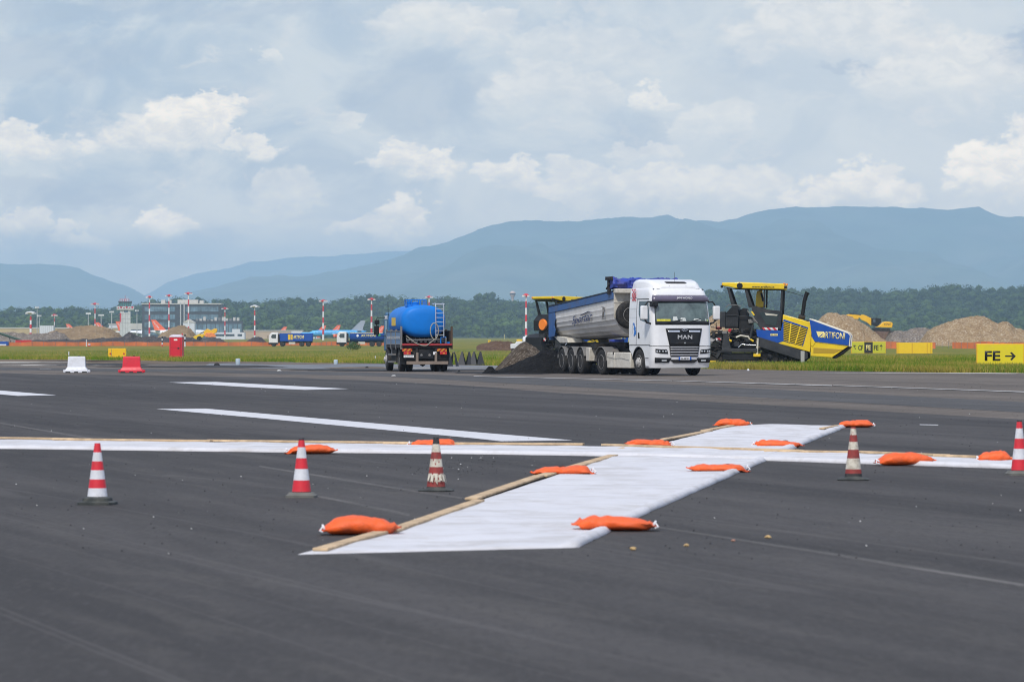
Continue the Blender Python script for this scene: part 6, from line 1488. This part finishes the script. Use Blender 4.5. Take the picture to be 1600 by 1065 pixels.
# terminal buildings
M_CONC = mat('pale_concrete_wall', (.52, .50, .45), .8, var=.08, vs=.2); M_OCHW = mat('ochre_wall', (.48, .36, .17), .85, var=.15, vs=.15); M_DKG = mat('dark_glass', (.03, .045, .06), .15, var=.4, vs=.3, spec=.8); M_WINB = mat('window_glass', (.12, .19, .24), .12, var=.6, vs=.25, spec=.9)
M_DKP = mat('dark_cladding', (.05, .055, .065), .6); M_BEIGE = mat('beige_wall', (.50, .38, .27), .8, var=.1, vs=.1)
def bld(name, x0, x1, yt, d, dep, mt, label, cat='building', rz=0.0):
    c = AT((x0+x1)/2, d); w = (x1-x0)*d/FPX; h = ZP(yt, d)-c.z; root = empty(name, (c.x, c.y+dep/2, c.z), rz, label, cat); MB().box(-w/2, w/2, -dep/2, dep/2, 0, h).build('wall', mt, root); return root, w, h, -dep/2
ob, w, h, yf = bld('office_building', 222, 345, 475.5, 2450, 18, M_DKP, 'dark glass office block with four window bands and pale rooftop plant')
for fl in range(4):
    z0 = h*(.12+fl*.225); 
    for (a, b) in ((-.47, -.08), (.05, .47)):
        n = int((b-a)*w/1.6)
        for i in range(n): x = w*a+(b-a)*w*i/n; MB().box(x+.06, x+(b-a)*w/n-.06, yf-.12, yf-.02, z0, z0+h*.135).build('window', M_WINB, ob)
MB().box(-w/2-.3, w/2+.3, yf-.4, -yf+.4, h, h+.7).build('parapet', M_CONC, ob)
for (a, b, hh) in ((-.27, -.22, 2.3), (-.17, -.14, 2.2), (-.06, .20, 2.4), (.22, .27, 1.9)): MB().box(w*a, w*b, -3, 3, h+.7, h+.7+hh).build('rooftop_plant', M_CONC, ob)
for x in (-.01, .035): MB().box(w*x-.35, w*x+.35, yf-.6, yf-.02, 0, h+1.5).build('pipe_shaft', M_MGREY, ob)
lw, w, h, yf = bld('low_wing', 302, 378, 501, 2380, 12, M_DKP, 'low dark building with a cluttered roof in front of the office block')
for i in range(11): MB().box(-w/2+w*i/11+.25, -w/2+w*(i+1)/11-.25, yf-.1, yf-.02, .5, h-2).build('window', M_WINB, lw)
for i in range(12): x = -w*.46+w*.92*i/12; MB().box(x, x+w*.05, -2, 2, h, h+rnd.uniform(.6, 2.6)).build('rooftop_unit', M_CONC if i % 3 else M_GREYM, lw)
MB().box(w*.30, w*.46, yf-.2, yf-.02, h*.15, h*.55).build('panel', M_BARW, lw)
tb, w, h, yf = bld('terminal_hall', 333, 382, 519, 2200, 10, M_BARW, 'low white hall with a dark window band, right of the yellow loader'); MB().box(-w*.42, w*.18, yf-.1, yf-.02, h*.45, h*.75).build('window', M_DKG, tb); MB().box(w*.28, w*.42, yf-.1, yf-.02, h*.45, h*.75).build('window', M_DKG, tb)
lb, w, h, yf = bld('long_shed', 381, 472, 517, 2500, 15, M_BEIGE, 'long low beige shed between the hall and the box-bodied lorry'); MB().box(-w/2-.4, w/2+.4, yf-.4, -yf+.4, h, h+.6).build('roof', M_CONC, lb); MB().box(w*.5-7, w*.5+.3, yf-.3, yf-.02, .2, h-.1).build('end_bay', M_BARW, lb)
l2, w, h, yf = bld('long_shed', 470, 500, 519.5, 2650, 10, M_BARW, 'low white shed just right of the beige one'); MB().box(-w/2-.4, w/2+.4, yf-.4, -yf+.4, h, h+.4).build('roof', M_CONC, l2)
ow, w, h, yf = bld('boundary_wall', -60, 300, 513, 2650, 2, M_OCHW, 'long ochre wall with a pale coping behind the heaps at the left', 'wall'); MB().box(-w/2-.3, w/2+.3, yf-.3, -yf+.3, h, h+.7).build('coping', M_CONC, ow)
wb, w, h, yf = bld('white_cabin', 62.5, 83.5, 508.5, 1500, 5, M_BARW, 'plain white cabin behind the soil heaps at the left')
for i in range(6): MB().box(-w/2+w*(i+1)/7-.03, -w/2+w*(i+1)/7+.03, yf-.03, yf-.005, .1, h-.1).build('seam', M_GREYM, wb)
wc, w, h, yf = bld('white_canopy', 170, 190, 506.5, 2700, 8, M_BARW, 'white slanted canopy left of the orange fin by the tower'); MB().box(-w/2-.5, w/2+.5, yf-.5, -yf+.5, h, h+.5).build('roof', M_CONC, wc)
sb_, w, h, yf = bld('low_hall', 203, 222, 505, 2600, 8, M_CONC, 'small pale hall between the control tower and the office block'); MB().box(-w*.4, w*.4, yf-.1, yf-.02, h*.3, h*.6).build('window', M_DKG, sb_)
wh, w, h, yf = bld('hangar', 286, 304, 504, 2200, 8, M_BARW, 'small white hangar gable right behind the sandy heap'); MB().prism([(-w/2-.3, h), (w/2+.3, h), (0, h+2.2)], yf-.2, -yf+.2).build('roof', M_CONC, wh); MB().box(-w*.1, w*.15, yf-.1, yf-.02, h*.4, h*.65).build('window', M_DKG, wh)
# control tower
td = 2300; c = AT(195.5, td); ct = empty('control_tower', tuple(c), R(8), 'pale control tower with green glazed cab and red and white railing', 'control tower'); hz_ = lambda py: ZP(py, td)-c.z
k = td/FPX; MB().box(-8*k, 8*k, -8*k, 8*k, 0, hz_(484)).build('shaft', mat('tower_wall', (.55, .56, .54), .7, var=.1, vs=.4), ct)
jm = MB()
for py in (491, 498, 505): jm.box(-8.05*k, 8.05*k, -8.05*k, 8.05*k, hz_(py), hz_(py)+.12)
for x in (-4, 0, 4): jm.box(x*k-.06, x*k+.06, -8.06*k, -8*k, 0, hz_(485))
jm.build('panel_joint', M_GREYM, ct); MB().box(-8.6*k, -6.4*k, -8.3*k, -6*k, hz_(503), hz_(489)).build('red_panel', M_MRED, ct); MB().box(-2*k, 4*k, -8.12*k, -8.02*k, hz_(488), hz_(484)).build('window', M_WINB, ct)
MB().box(-13*k, 13*k, -10*k, 10*k, hz_(484), hz_(481.5)).build('balcony', M_CONC, ct)
gl = MB(); gl.prism([(-8*k, hz_(481.5)), (8*k, hz_(481.5)), (10*k, hz_(472.5)), (-10*k, hz_(472.5))], -8*k, 8*k); go = gl.build('cab_glazing', mat('green_glass', (.05, .22, .20), .15, var=.4, vs=.4, spec=.8), ct)
mu = MB()
for x in (-8.5, -5, -1.5, 2, 5.5, 9): mu.tube([(x*k*.9, -8.1*k, hz_(481.5)), (x*k, -8.1*k, hz_(472.5))], .2, 6)
mu.build('mullion', M_DKP, go); MB().box(-10.5*k, 10.5*k, -9*k, 9*k, hz_(472.5), hz_(470.5)).build('roof', M_DKP, ct)
rl = MB()
for i in range(13): rl.mat(i % 2); x = -13*k+26*k*i/12; rl.box(x-.25, x+.25, -10*k-.1, -10*k+.1, hz_(481.5), hz_(478.5))
for i in range(6): rl.mat(i % 2); x = -13*k+26*k*i/6; rl.box(x, x+26*k/6, -10*k-.12, -10*k+.12, hz_(480), hz_(479))
rl.build('railing', [M_MWHT, M_MRED], ct)
rt = MB()
for i in range(9): rt.mat(i % 2); x = -8*k+14*k*i/8; rt.tube([(x, 0, hz_(470.5)), (x, 0, hz_(467))], .16, 6)
rt.tube([(-8*k, 0, hz_(467.5)), (6*k, 0, hz_(467.5))], .14, 6); rt.build('roof_railing', [M_MRED, M_MWHT], ct); MB().tube([(0, 0, hz_(470.5)), (0, 0, hz_(461.5))], .12, 6).build('antenna', M_MRED, ct); MB().tube([(3*k, 0, hz_(470.5)), (3*k, 0, hz_(463))], .12, 6).build('antenna', M_MWHT, ct)
# water tower on the wooded rise
wd_ = 4300; c = AT(801, wd_, ZP(482, wd_)); wtw = empty('water_tower', tuple(c), 0, 'mushroom-shaped pale water tower on the wooded rise', 'water tower'); q = wd_/FPX; z_ = lambda py: ZP(py, wd_)-c.z
MB().lathe([(1.9*q, 0), (1.6*q, z_(470)), (2.2*q, z_(464.5)), (4.2*q, z_(461)), (4.6*q, z_(458.5)), (4.4*q, z_(457)), (2.4*q, z_(455)), (.2*q, z_(454.4))], (0, 0, 0), n=24).build('tower', mat('pinkish_concrete', (.52, .42, .38), .8), wtw, smooth=40); MB().lathe([(4.65*q, z_(460)), (4.72*q, z_(459)), (4.65*q, z_(458))], (0, 0, 0), n=24).build('dark_band', M_DKG, wtw)
